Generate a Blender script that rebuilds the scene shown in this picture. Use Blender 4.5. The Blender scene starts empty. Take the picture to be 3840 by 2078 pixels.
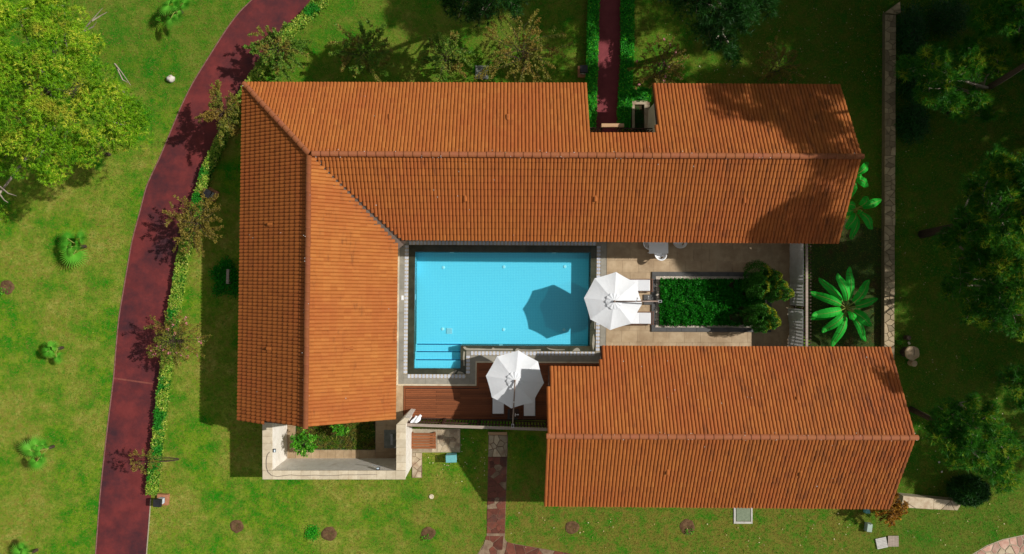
import bpy, math, random
import numpy as np
from mathutils import Vector, Matrix, noise as mnoise
random.seed(7); rng = np.random.default_rng(7)
R = math.radians
sc = bpy.context.scene
COL = sc.collection
# ---------------------------------------------------------------- camera, sky, sun, exposure
H = 37.0; F = 2560.0
cam_d = bpy.data.cameras.new('camera'); cam_d.lens = 24; cam_d.sensor_width = 36; cam_d.clip_end = 2000
cam = bpy.data.objects.new('camera', cam_d); cam.location = (0, 0, H); cam.rotation_euler = (0, 0, 0)
COL.objects.link(cam); sc.camera = cam
SUN = Vector((1.09, 0.244, 1.0)).normalized()
w = bpy.data.worlds.new('World'); sc.world = w; w.use_nodes = True
nt = w.node_tree; bg = nt.nodes['Background']
sky = nt.nodes.new('ShaderNodeTexSky'); sky.sky_type = 'NISHITA'; sky.sun_disc = False
sky.sun_elevation = R(41.8); sky.sun_rotation = math.atan2(1.09, 0.244)
hs = nt.nodes.new('ShaderNodeHueSaturation'); hs.inputs['Saturation'].default_value = 0.25     # hazy, warm-white sky
wt = nt.nodes.new('ShaderNodeMix'); wt.data_type = 'RGBA'; wt.blend_type = 'MULTIPLY'; wt.inputs[0].default_value = 1.0; wt.inputs[7].default_value = (1.0, 1.0, 0.94, 1)
nt.links.new(sky.outputs[0], hs.inputs['Color']); nt.links.new(hs.outputs[0], wt.inputs[6]); nt.links.new(wt.outputs[2], bg.inputs[0]); bg.inputs[1].default_value = 0.090
sd = bpy.data.lights.new('sun', 'SUN'); sd.energy = 4.5; sd.angle = R(0.8); sd.color = (1.0, 0.97, 0.92)
so = bpy.data.objects.new('sun', sd); so.rotation_euler = SUN.to_track_quat('Z', 'Y').to_euler(); so.location = (20, 5, 30)
COL.objects.link(so)
sc.cycles.max_bounces = 14; sc.cycles.diffuse_bounces = 7; sc.cycles.transparent_max_bounces = 12
sc.view_settings.view_transform = 'Standard'; sc.view_settings.look = 'None'
sc.view_settings.exposure = 0.0; sc.view_settings.gamma = 1.0; sc.view_settings.use_curve_mapping = False

def P(px, py, z=0.0):                 # photo pixel + height -> point in the place (plumb camera)
    k = (H - z) / F
    return Vector(((px - 1920) * k, (1039 - py) * k, z))
def C(px, py, z=0.0):                 # the villa's grid is turned a little against the frame
    return P(px - 0.011 * (py - 1150), py + 0.004 * (px - 1880), z)

# ---------------------------------------------------------------- materials
def new_mat(name):
    m = bpy.data.materials.new(name); m.use_nodes = True
    return m, m.node_tree, m.node_tree.nodes['Principled BSDF']
def N(t, typ, **kw):
    n = t.nodes.new(typ)
    for k, v in kw.items(): setattr(n, k, v)
    return n
def L(t, a, b): t.links.new(a, b)
def noise_fac(t, scale, detail=4, rough=0.6, stretch=None, rotz=0):
    g = N(t, 'ShaderNodeNewGeometry'); out = g.outputs['Position']
    if stretch:
        mp = N(t, 'ShaderNodeMapping'); mp.inputs['Scale'].default_value = stretch; mp.inputs['Rotation'].default_value = (0, 0, rotz)
        L(t, out, mp.inputs[0]); out = mp.outputs[0]
    n = N(t, 'ShaderNodeTexNoise'); n.inputs['Scale'].default_value = scale
    n.inputs['Detail'].default_value = detail; n.inputs['Roughness'].default_value = rough
    L(t, out, n.inputs['Vector']); return n.outputs[0]
def ramp(t, fac, stops):
    r = N(t, 'ShaderNodeValToRGB'); e = r.color_ramp.elements
    while len(e) > 1: e.remove(e[-1])
    e[0].position = stops[0][0]; e[0].color = (*stops[0][1], 1)
    for p, c in stops[1:]:
        x = e.new(p); x.color = (*c, 1)
    L(t, fac, r.inputs[0]); return r.outputs[0]
def mix(t, fac, a, b, mode='MIX'):
    m = N(t, 'ShaderNodeMix', data_type='RGBA', blend_type=mode)
    if isinstance(fac, (int, float)): m.inputs[0].default_value = fac
    else: L(t, fac, m.inputs[0])
    for s, v in ((6, a), (7, b)):
        if isinstance(v, tuple): m.inputs[s].default_value = (*v, 1)
        else: L(t, v, m.inputs[s])
    return m.outputs[2]
def mrange(t, v, a, b, c=0.0, d=1.0):
    m = N(t, 'ShaderNodeMapRange'); L(t, v, m.inputs[0])
    for i, x in zip((1, 2, 3, 4), (a, b, c, d)): m.inputs[i].default_value = x
    return m.outputs[0]
def tone_out(t):
    a = N(t, 'ShaderNodeAttribute'); a.attribute_name = 'tone'; return a.outputs['Fac']
def bump(t, b, h, strength, dist=0.02):
    n = N(t, 'ShaderNodeBump'); n.inputs['Strength'].default_value = strength; n.inputs['Distance'].default_value = dist
    L(t, h, n.inputs['Height']); L(t, n.outputs[0], b.inputs['Normal'])

def pmat(name, a, b, scale=3, detail=5, rough=0.8, lo=0.3, hi=0.7, bstr=0.3, bscale=None, c=None, cscale=0.7, clo=0.5, chi=0.7,
         tone=0.0, metal=0.0, spec=0.3, stretch=None, rotz=0, bdist=0.02):
    m, t, s = new_mat(name)
    col = ramp(t, noise_fac(t, scale, detail, 0.65, stretch, rotz), [(lo, a), (hi, b)])
    if c is not None: col = mix(t, mrange(t, noise_fac(t, cscale, 5, 0.7), clo, chi), col, c)
    if tone:
        v = mrange(t, tone_out(t), 0, 1, 1 - tone, 1 + tone)
        h = N(t, 'ShaderNodeHueSaturation'); L(t, v, h.inputs['Value']); L(t, col, h.inputs['Color']); col = h.outputs[0]
    L(t, col, s.inputs['Base Color'])
    s.inputs['Roughness'].default_value = rough; s.inputs['Metallic'].default_value = metal
    s.inputs['Specular IOR Level'].default_value = spec
    if bstr: bump(t, s, noise_fac(t, bscale or scale * 6, 4), bstr, bdist)
    return m

def leaf_mat(name, dark, light, extra=None, trans=0.3, rough=0.55, zone=None, spec=0.25):
    m, t, s = new_mat(name)
    tn = tone_out(t)
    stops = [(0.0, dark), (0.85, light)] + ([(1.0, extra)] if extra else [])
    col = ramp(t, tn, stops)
    if zone: col = mix(t, mrange(t, noise_fac(t, zone[1], 3), zone[2], zone[3]), col, zone[0])
    L(t, col, s.inputs['Base Color']); s.inputs['Roughness'].default_value = rough; s.inputs['Specular IOR Level'].default_value = spec
    tr = N(t, 'ShaderNodeBsdfTranslucent'); L(t, col, tr.inputs[0])
    ms = N(t, 'ShaderNodeMixShader'); ms.inputs[0].default_value = trans
    L(t, s.outputs[0], ms.inputs[1]); L(t, tr.outputs[0], ms.inputs[2])
    L(t, ms.outputs[0], t.nodes['Material Output'].inputs[0]); return m

M = {}
def lawn_mat():
    m, t, s = new_mat('lawn_turf')
    g = (0.034, 0.235, 0.004); yg = (0.195, 0.315, 0.014); tan = (0.460, 0.415, 0.105); br = (0.285, 0.225, 0.042)
    gn = N(t, 'ShaderNodeNewGeometry'); sp = N(t, 'ShaderNodeSeparateXYZ'); L(t, gn.outputs['Position'], sp.inputs[0])
    big = noise_fac(t, 0.28, 3, 0.6); mid = noise_fac(t, 0.95, 9, 0.80); fine = noise_fac(t, 4.0, 6, 0.8); vf = noise_fac(t, 17, 4, 0.85); b2 = noise_fac(t, 0.16, 2, 0.5, (1.3, 1, 1))
    col = ramp(t, mid, [(0.38, (0.012, 0.215, 0.003)), (0.445, g), (0.50, (0.120, 0.250, 0.009)), (0.56, yg), (0.66, (0.26, 0.29, 0.040))])
    dry = mix(t, mrange(t, fine, 0.38, 0.62), br, mix(t, mrange(t, mid, .45, .6), yg, tan))
    col = mix(t, mrange(t, big, 0.42, 0.57, 0, 0.88), col, dry)
    # drier olive-brown turf towards the east and south of the plot
    mn = N(t, 'ShaderNodeMath', operation='MULTIPLY')
    L(t, mrange(t, sp.outputs[0], -9, 1, 0.0, 1.0), mn.inputs[0]); mm = N(t, 'ShaderNodeMath', operation='MULTIPLY'); L(t, mrange(t, sp.outputs[1], -9.5, -12.0, 0.25, 1.0), mm.inputs[0]); L(t, mrange(t, sp.outputs[0], 17.5, 20.5, 1.0, 0.35), mm.inputs[1]); L(t, mm.outputs[0], mn.inputs[1])
    east = mrange(t, mn.outputs[0], 0, 1, 0.0, 0.92)
    shade_green = mix(t, mrange(t, sp.outputs[0], 8, 20, 0.0, 0.8), col, mix(t, mrange(t, mid, 0.42, 0.60), (0.010, 0.120, 0.003), (0.070, 0.125, 0.008)))  # darker green towards the east: tree shade painted into the turf colour
    shade_green = mix(t, mrange(t, sp.outputs[1], 7, 11, 0.0, 0.55), shade_green, mix(t, mrange(t, mid, 0.42, 0.60), (0.008, 0.140, 0.003), (0.085, 0.150, 0.010)))  # the same painted shade towards the north lawn
    col = mix(t, east, shade_green, mix(t, mrange(t, noise_fac(t, 1.1, 9, 0.8), 0.40, 0.52), (0.030, 0.190, 0.004), mix(t, mrange(t, fine, .4, .6), (0.190, 0.135, 0.026), (0.205, 0.205, 0.030))))
    sk = noise_fac(t, 3.2, 8, 0.85); sk2 = noise_fac(t, 8.5, 5, 0.85)
    col = mix(t, mrange(t, sk, 0.50, 0.38, 0, 0.62), col, (0.016, 0.215, 0.003))
    col = mix(t, mrange(t, sk2, 0.52, 0.64, 0, 0.55), col, mix(t, 0.5, col, (0.42, 0.30, 0.09)))
    L(t, mix(t, mrange(t, vf, 0.3, 0.7, 0.0, 1.0), col, mix(t, 1.0, col, (0.68, 0.72, 0.6), 'MULTIPLY')), s.inputs['Base Color'])
    s.inputs['Roughness'].default_value = 0.95; s.inputs['Specular IOR Level'].default_value = 0.1
    bump(t, s, vf, 0.8, 0.06); return m, t
M['lawn'], _ = lawn_mat()

def tile_mat():
    m, t, s = new_mat('terracotta_tile')
    tn = tone_out(t)
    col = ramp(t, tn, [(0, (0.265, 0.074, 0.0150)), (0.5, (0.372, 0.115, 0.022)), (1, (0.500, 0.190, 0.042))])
    col = mix(t, mrange(t, noise_fac(t, 0.35, 4, 0.6), 0.42, 0.62, 0, 0.5), col, (0.340, 0.080, 0.020))
    # mossy soot streaks, heavier towards the trees on the east
    gn = N(t, 'ShaderNodeNewGeometry'); sp = N(t, 'ShaderNodeSeparateXYZ'); L(t, gn.outputs['Position'], sp.inputs[0])
    e = mrange(t, sp.outputs[0], 2, 19, 0.0, 0.11)
    n1 = noise_fac(t, 1.1, 7, 0.78, (3.6, 0.8, 1))
    ad = N(t, 'ShaderNodeMath', operation='ADD'); L(t, n1, ad.inputs[0]); L(t, e, ad.inputs[1])
    col = mix(t, mrange(t, ad.outputs[0], 0.565, 0.74, 0, 0.75), col, (0.085, 0.028, 0.012))
    col = mix(t, mrange(t, noise_fac(t, 14, 4, 0.8), 0.35, 0.75, 0, 0.3), col, (0.20, 0.05, 0.013))
    L(t, col, s.inputs['Base Color']); s.inputs['Roughness'].default_value = 0.78; s.inputs['Specular IOR Level'].default_value = 0.25
    bump(t, s, noise_fac(t, 40, 3), 0.25, 0.01); return m
M['tile'] = tile_mat()
M['road'] = pmat('red_asphalt', (0.112, 0.0165, 0.0165), (0.185, 0.029, 0.027), 1.2, 8, 0.75, bscale=60, bstr=0.35, c=(0.045, 0.013, 0.018), cscale=0.33, clo=0.42, chi=0.64)
M['path_red'] = pmat('red_path', (0.165, 0.028, 0.034), (0.23, 0.042, 0.048), 2.5, 6, 0.8, bscale=60, bstr=0.3)
M['joint'] = pmat('road_joint', (0.16, 0.040, 0.030), (0.24, 0.07, 0.05), 6)
M['kerb'] = pmat('road_edge', (0.15, 0.060, 0.045), (0.28, 0.15, 0.12), 6)
M['trav'] = pmat('travertine', (0.38, 0.268, 0.155), (0.50, 0.375, 0.235), 2.0, 7, 0.6, tone=0.07, c=(0.27, 0.175, 0.095), cscale=0.7, clo=0.42, chi=0.72, bstr=0.12)
M['trav_cap'] = pmat('wall_cap_stone', (0.50, 0.41, 0.28), (0.66, 0.57, 0.42), 2.6, 7, 0.7, tone=0.08, c=(0.38, 0.26, 0.15), cscale=1.2, clo=0.55, chi=0.75, bstr=0.15)
M['white_wall'] = pmat('white_plaster', (0.62, 0.565, 0.485), (0.78, 0.735, 0.665), 3, 7, 0.85, c=(0.45, 0.36, 0.27), cscale=1.3, clo=0.58, chi=0.78, bstr=0.5, bscale=8)
M['wall'] = pmat('house_plaster', (0.55, 0.47, 0.36), (0.66, 0.58, 0.46), 3, 5)
M['grey_stone'] = pmat('grey_coping', (0.225, 0.205, 0.165), (0.31, 0.285, 0.235), 3, 7, 0.7, tone=0.12, bstr=0.15)
M['wet_stone'] = pmat('wet_coping', (0.028, 0.032, 0.018), (0.058, 0.060, 0.038), 2.4, 6, 0.25, tone=0.15, c=(0.035, 0.028, 0.014), cscale=0.9, bstr=0.1, spec=0.5)
M['dry_stone'] = pmat('dry_coping', (0.27, 0.245, 0.19), (0.35, 0.32, 0.25), 5, 6, 0.7, bstr=0.2)
M['dark_stone'] = pmat('dark_planter_stone', (0.062, 0.060, 0.058), (0.095, 0.092, 0.088), 4, 6, 0.55, bstr=0.15)
M['grate'] = pmat('grate_tray', (0.40, 0.31, 0.19), (0.50, 0.40, 0.26), 4, 3, 0.6, bstr=0)
M['grate_w'] = pmat('grate_bar', (0.46, 0.48, 0.54), (0.56, 0.58, 0.63), 4, 3, 0.5, bstr=0)
M['deck'] = pmat('deck_wood', (0.160, 0.046, 0.015), (0.235, 0.073, 0.024), 3, 6, 0.6, tone=0.25, stretch=(0.4, 8, 1), bstr=0.3, bscale=12)
M['wood'] = pmat('slat_wood', (0.20, 0.065, 0.020), (0.29, 0.10, 0.035), 3, 6, 0.6, tone=0.2, stretch=(0.5, 8, 1), bstr=0.3)
M['wood_grey'] = pmat('weathered_wood', (0.25, 0.19, 0.15), (0.42, 0.34, 0.28), 4, 7, 0.85, stretch=(0.6, 5, 1), bstr=0.4)
M['wood_light'] = pmat('light_wood', (0.42, 0.24, 0.12), (0.58, 0.37, 0.21), 3, 6, 0.7, stretch=(0.5, 9, 1), bstr=0.3)
M['wood_dark'] = pmat('dark_wood', (0.040, 0.019, 0.012), (0.075, 0.036, 0.022), 4, 6, 0.6, bstr=0.2)
M['teak'] = pmat('teak_frame', (0.115, 0.048, 0.028), (0.18, 0.085, 0.052), 5, 6, 0.6, bstr=0.2)
M['white_cloth'] = pmat('white_canvas', (0.78, 0.79, 0.82), (0.84, 0.85, 0.87), 2, 5, 0.9, bstr=0.12, bscale=30)
M['white_pl'] = pmat('white_plastic', (0.86, 0.87, 0.88), (0.89, 0.89, 0.90), 2, 3, 0.35, bstr=0, spec=0.5)
M['metal'] = pmat('brushed_metal', (0.55, 0.55, 0.55), (0.7, 0.7, 0.7), 8, 3, 0.35, metal=0.8, bstr=0)
M['bronze'] = pmat('bronze_pole', (0.23, 0.165, 0.13), (0.31, 0.23, 0.185), 6, 3, 0.4, metal=0.2, bstr=0, spec=0.4)
M['black'] = pmat('black_metal', (0.012, 0.012, 0.014), (0.028, 0.027, 0.030), 6, 4, 0.45, bstr=0.1)
M['frost'] = pmat('frosted_glass', (0.42, 0.50, 0.55), (0.6, 0.68, 0.72), 8, 3, 0.3, bstr=0)
M['teal'] = pmat('teal_cabinet', (0.12, 0.37, 0.38), (0.17, 0.45, 0.46), 5, 5, 0.5, bstr=0.1)
M['utility'] = pmat('grey_green_box', (0.28, 0.36, 0.30), (0.36, 0.44, 0.38), 6, 5, 0.6, bstr=0.1)
M['lid'] = pmat('manhole_lid', (0.15, 0.19, 0.12), (0.22, 0.26, 0.17), 9, 6, 0.6, bstr=0.3)
M['concrete'] = pmat('pale_concrete', (0.40, 0.38, 0.34), (0.56, 0.54, 0.50), 6, 6, 0.85, bstr=0.3)
M['concrete_d'] = pmat('mossy_concrete', (0.14, 0.15, 0.13), (0.24, 0.25, 0.23), 3, 7, 0.9, c=(0.07, 0.09, 0.05), cscale=2.5, bstr=0.3)
M['brick'] = pmat('terracotta_plinth', (0.30, 0.115, 0.055), (0.42, 0.19, 0.10), 7, 6, 0.8, bstr=0.4)
M['stone_red'] = pmat('red_flagstone', (0.095, 0.026, 0.015), (0.190, 0.058, 0.034), 2.5, 7, 0.55, tone=0.35, c=(0.085, 0.045, 0.034), cscale=1.1, bstr=0.4, bscale=12)
M['stone_tan'] = pmat('tan_flagstone', (0.35, 0.27, 0.17), (0.50, 0.41, 0.29), 3.5, 7, 0.8, tone=0.3, c=(0.26, 0.15, 0.09), cscale=1.4, bstr=0.4, bscale=14)
M['stone_pink'] = pmat('pink_flagstone', (0.30, 0.13, 0.09), (0.50, 0.34, 0.26), 1.8, 7, 0.8, tone=0.4, bstr=0.4, bscale=14)
M['stone_shade'] = pmat('rubble_stone', (0.25, 0.185, 0.105), (0.42, 0.33, 0.21), 2.8, 7, 0.85, tone=0.35, bstr=0.5, bscale=12)
M['mortar'] = pmat('mortar', (0.30, 0.25, 0.17), (0.42, 0.36, 0.26), 5, 6, 0.9, bstr=0.3)
M['mortar_d'] = pmat('old_mortar', (0.13, 0.070, 0.045), (0.30, 0.22, 0.14), 3, 7, 0.9, bstr=0.3)
M['mortar_s'] = pmat('mossy_mortar', (0.10, 0.085, 0.045), (0.17, 0.14, 0.08), 5, 6, 0.9, bstr=0.3)
M['soil'] = pmat('soil', (0.075, 0.036, 0.014), (0.17, 0.095, 0.045), 6, 7, 0.95, bstr=0.8, bscale=25, bdist=0.05)
M['soil_dk'] = pmat('mulch', (0.030, 0.018, 0.008), (0.075, 0.045, 0.020), 5, 7, 0.95, c=(0.02, 0.075, 0.008), cscale=1.6, clo=0.42, chi=0.6, bstr=0.8, bscale=25, bdist=0.05)
M['ground_dk'] = pmat('dark_green_ground', (0.018, 0.045, 0.006), (0.040, 0.070, 0.010), 2.5, 7, 0.95, c=(0.060, 0.034, 0.012), cscale=0.8, clo=0.48, chi=0.66, bstr=0.8, bscale=25, bdist=0.05)
M['gravel'] = pmat('cream_gravel', (0.55, 0.48, 0.40), (0.85, 0.80, 0.72), 18, 3, 0.8, tone=0.35, bstr=0)
M['gravel_b'] = pmat('gravel_bed', (0.38, 0.31, 0.24), (0.58, 0.50, 0.42), 25, 3, 0.9, bstr=0.5)
M['bark'] = pmat('bark', (0.035, 0.022, 0.014), (0.085, 0.056, 0.038), 9, 6, 0.9, bstr=0.9, bscale=14, bdist=0.05)
M['twig'] = pmat('pale_twig', (0.22, 0.17, 0.13), (0.40, 0.33, 0.27), 6, 4, 0.9, bstr=0.2)
M['stump'] = pmat('cut_wood', (0.30, 0.20, 0.11), (0.50, 0.38, 0.25), 6, 7, 0.85, bstr=0.5, bscale=10)
M['flash'] = pmat('valley_flashing', (0.060, 0.036, 0.024), (0.11, 0.075, 0.055), 4, 6, 0.7, bstr=0.4)
M['rope'] = pmat('cable', (0.17, 0.14, 0.12), (0.22, 0.18, 0.15), 5, 2, 0.6, bstr=0)
M['rock'] = pmat('pale_rock', (0.46, 0.40, 0.34), (0.70, 0.66, 0.60), 9, 5, 0.85, bstr=0.6, c=(0.22, 0.12, 0.08), cscale=6)
M['ink'] = pmat('sign_ink', (0.04, 0.05, 0.08), (0.06, 0.07, 0.1), 5, 2, 0.5, bstr=0)
M['glassdoor'] = pmat('dark_glass', (0.02, 0.03, 0.035), (0.03, 0.04, 0.045), 2, 2, 0.08, bstr=0, spec=0.6)
M['grass'] = leaf_mat('grass_blade', (0.020, 0.215, 0.003), (0.235, 0.320, 0.020), (0.60, 0.50, 0.14), 0.4, 0.8, zone=((0.270, 0.225, 0.042), 2.6, 0.44, 0.58))
M['pine_y'] = leaf_mat('yellow_pine_needles', (0.040, 0.210, 0.004), (0.310, 0.560, 0.014), (0.72, 0.72, 0.07), 0.3, zone=((0.50, 0.46, 0.045), 0.9, 0.54, 0.72))  # yellow-green needle colour of the big pine
M['pine_g'] = leaf_mat('pine_needles', (0.010, 0.095, 0.006), (0.065, 0.270, 0.014), (0.40, 0.46, 0.03), 0.35)
M['pine_d'] = leaf_mat('dark_needles', (0.005, 0.035, 0.004), (0.020, 0.100, 0.009), None, 0.2)
M['myrtle'] = leaf_mat('shrub_leaf', (0.085, 0.130, 0.012), (0.27, 0.26, 0.035), (0.42, 0.27, 0.06), 0.3, zone=((0.26, 0.17, 0.028), 1.2, 0.45, 0.62))
M['myrtle_g'] = leaf_mat('green_shrub_leaf', (0.045, 0.150, 0.008), (0.19, 0.30, 0.030), (0.38, 0.28, 0.06), 0.3, zone=((0.26, 0.19, 0.035), 1.3, 0.5, 0.65))
M['myrtle_b'] = leaf_mat('bronze_shrub_leaf', (0.115, 0.090, 0.012), (0.29, 0.22, 0.035), (0.46, 0.30, 0.06), 0.3)
M['hedge_y'] = leaf_mat('variegated_leaf', (0.080, 0.27, 0.012), (0.50, 0.56, 0.07), (0.80, 0.72, 0.20), 0.3, zone=((0.025, 0.24, 0.012), 0.75, 0.56, 0.63))
M['hedge_g'] = leaf_mat('hedge_leaf', (0.012, 0.210, 0.006), (0.045, 0.480, 0.014), (0.26, 0.62, 0.02), 0.35)
M['cover'] = leaf_mat('glossy_leaf', (0.006, 0.085, 0.004), (0.018, 0.300, 0.010), (0.20, 0.48, 0.02), 0.35, 0.5, spec=0.12)
M['thuja'] = leaf_mat('thuja_spray', (0.012, 0.085, 0.003), (0.045, 0.200, 0.008), None, 0.25)
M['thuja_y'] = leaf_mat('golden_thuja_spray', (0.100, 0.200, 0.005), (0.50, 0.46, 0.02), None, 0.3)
M['banana'] = leaf_mat('banana_leaf', (0.010, 0.36, 0.018), (0.035, 0.62, 0.055), (0.20, 0.70, 0.10), 0.4, 0.6, spec=0.2)
M['palm'] = leaf_mat('fan_palm_leaf', (0.055, 0.30, 0.015), (0.19, 0.54, 0.05), (0.46, 0.60, 0.14), 0.3, 0.45)
M['petiole'] = pmat('leaf_stalk', (0.24, 0.26, 0.05), (0.34, 0.34, 0.09), 6, 3, 0.6, bstr=0)
M['bright'] = leaf_mat('bright_shrub_leaf', (0.030, 0.20, 0.006), (0.12, 0.42, 0.016), (0.42, 0.60, 0.09), 0.3)
M['orange'] = leaf_mat('orange_leaf', (0.14, 0.065, 0.006), (0.46, 0.20, 0.012), (0.62, 0.36, 0.03), 0.3)
M['pink'] = leaf_mat('pink_petal', (0.50, 0.08, 0.14), (0.72, 0.30, 0.34), None, 0.3)
M['ivy'] = leaf_mat('ivy_leaf', (0.004, 0.036, 0.005), (0.014, 0.115, 0.012), None, 0.2, 0.45)
M['fallen'] = leaf_mat('fallen_leaf', (0.42, 0.26, 0.06), (0.75, 0.62, 0.42), None, 0.1)

def mosaic_mat():
    m, t, s = new_mat('pool_mosaic')
    g = N(t, 'ShaderNodeNewGeometry'); mp = N(t, 'ShaderNodeMapping'); mp.inputs['Rotation'].default_value = (0, 0, R(0.5))
    L(t, g.outputs['Position'], mp.inputs[0])
    b = N(t, 'ShaderNodeTexBrick', offset=0.0, squash=1.0); L(t, mp.outputs[0], b.inputs[0])
    b.inputs['Color1'].default_value = (0.38, 0.77, 0.90, 1); b.inputs['Color2'].default_value = (0.35, 0.74, 0.89, 1); b.inputs['Mortar'].default_value = (0.18, 0.60, 0.78, 1)
    b.inputs['Scale'].default_value = 1.0; b.inputs['Mortar Size'].default_value = 0.008; b.inputs['Mortar Smooth'].default_value = 0.2
    b.inputs['Brick Width'].default_value = 0.088; b.inputs['Row Height'].default_value = 0.088
    L(t, b.outputs[0], s.inputs['Base Color']); s.inputs['Roughness'].default_value = 0.5; return m
M['mosaic'] = mosaic_mat()
def plain(name, c, rough=0.5):
    m, t, s = new_mat(name); s.inputs['Base Color'].default_value = (*c, 1); s.inputs['Roughness'].default_value = rough; return m
M['navy'] = plain('navy_step_edge', (0.003, 0.02, 0.14))
def water_mat():
    m, t, s = new_mat('pool_water')
    t.nodes.remove(s); out = t.nodes['Material Output']
    rip = noise_fac(t, 2.2, 3, 0.55)
    g = N(t, 'ShaderNodeNewGeometry')
    h = rip
    for (px, py, r) in ((1615, 1023, 1.1), (1835, 1027, 1.2), (2045, 1013, 1.0), (1590, 1250, 1.1), (1820, 1247, 1.2), (2040, 1268, 1.0)):
        p = P(px, py, -0.05)
        d = N(t, 'ShaderNodeVectorMath', operation='DISTANCE'); L(t, g.outputs['Position'], d.inputs[0]); d.inputs[1].default_value = p
        wv = N(t, 'ShaderNodeMath', operation='SINE'); ml = N(t, 'ShaderNodeMath', operation='MULTIPLY'); L(t, d.outputs['Value'], ml.inputs[0]); ml.inputs[1].default_value = 42
        L(t, ml.outputs[0], wv.inputs[0])
        am = mrange(t, d.outputs['Value'], 0.05, r * 0.75, 0.30, 0.0)
        mm = N(t, 'ShaderNodeMath', operation='MULTIPLY'); L(t, wv.outputs[0], mm.inputs[0]); L(t, am, mm.inputs[1])
        jn = N(t, 'ShaderNodeMath', operation='MULTIPLY'); L(t, mm.outputs[0], jn.inputs[0]); L(t, noise_fac(t, 9, 2), jn.inputs[1])
        a = N(t, 'ShaderNodeMath', operation='ADD'); L(t, h, a.inputs[0]); L(t, jn.outputs[0], a.inputs[1]); h = a.outputs[0]
    b = N(t, 'ShaderNodeBump'); b.inputs['Strength'].default_value = 0.5; b.inputs['Distance'].default_value = 0.05; L(t, h, b.inputs['Height'])
    fr = N(t, 'ShaderNodeFresnel'); fr.inputs[0].default_value = 1.33; L(t, b.outputs[0], fr.inputs['Normal'])
    tr = N(t, 'ShaderNodeBsdfTransparent'); tr.inputs[0].default_value = (0.60, 0.95, 1.0, 1)
    df = N(t, 'ShaderNodeBsdfDiffuse'); df.inputs[0].default_value = (0.02, 0.62, 0.80, 1)
    m1 = N(t, 'ShaderNodeMixShader'); m1.inputs[0].default_value = 0.07; L(t, tr.outputs[0], m1.inputs[1]); L(t, df.outputs[0], m1.inputs[2])
    gl = N(t, 'ShaderNodeBsdfGlossy'); gl.inputs['Roughness'].default_value = 0.02; L(t, b.outputs[0], gl.inputs['Normal'])
    m2 = N(t, 'ShaderNodeMixShader'); L(t, fr.outputs[0], m2.inputs[0]); L(t, m1.outputs[0], m2.inputs[1]); L(t, gl.outputs[0], m2.inputs[2])
    L(t, m2.outputs[0], out.inputs[0]); return m
M['water'] = water_mat()
def canvas_mat():
    m, t, s = new_mat('parasol_canvas')
    c = ramp(t, noise_fac(t, 1.6, 5, 0.7), [(0.3, (0.80, 0.82, 0.84)), (0.7, (0.86, 0.87, 0.89))]); L(t, c, s.inputs['Base Color']); s.inputs['Roughness'].default_value = 0.9
    tr = N(t, 'ShaderNodeBsdfTranslucent'); L(t, c, tr.inputs[0]); ms = N(t, 'ShaderNodeMixShader'); ms.inputs[0].default_value = 0.20
    bump(t, s, noise_fac(t, 3.5, 3), 0.35, 0.05)
    L(t, s.outputs[0], ms.inputs[1]); L(t, tr.outputs[0], ms.inputs[2]); L(t, ms.outputs[0], t.nodes['Material Output'].inputs[0]); return m
M['canvas'] = canvas_mat()
def cloth_mat():
    m, t, s = new_mat('sheer_white_fabric')
    c = ramp(t, noise_fac(t, 3, 5, 0.7, (0.3, 4, 1)), [(0.3, (0.72, 0.70, 0.68)), (0.7, (0.84, 0.82, 0.80))])
    L(t, c, s.inputs['Base Color']); s.inputs['Roughness'].default_value = 0.9
    tr = N(t, 'ShaderNodeBsdfTranslucent'); L(t, c, tr.inputs[0]); ms = N(t, 'ShaderNodeMixShader'); ms.inputs[0].default_value = 0.16
    L(t, s.outputs[0], ms.inputs[1]); L(t, tr.outputs[0], ms.inputs[2]); L(t, ms.outputs[0], t.nodes['Material Output'].inputs[0]); return m
M['sheer'] = cloth_mat()

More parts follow.
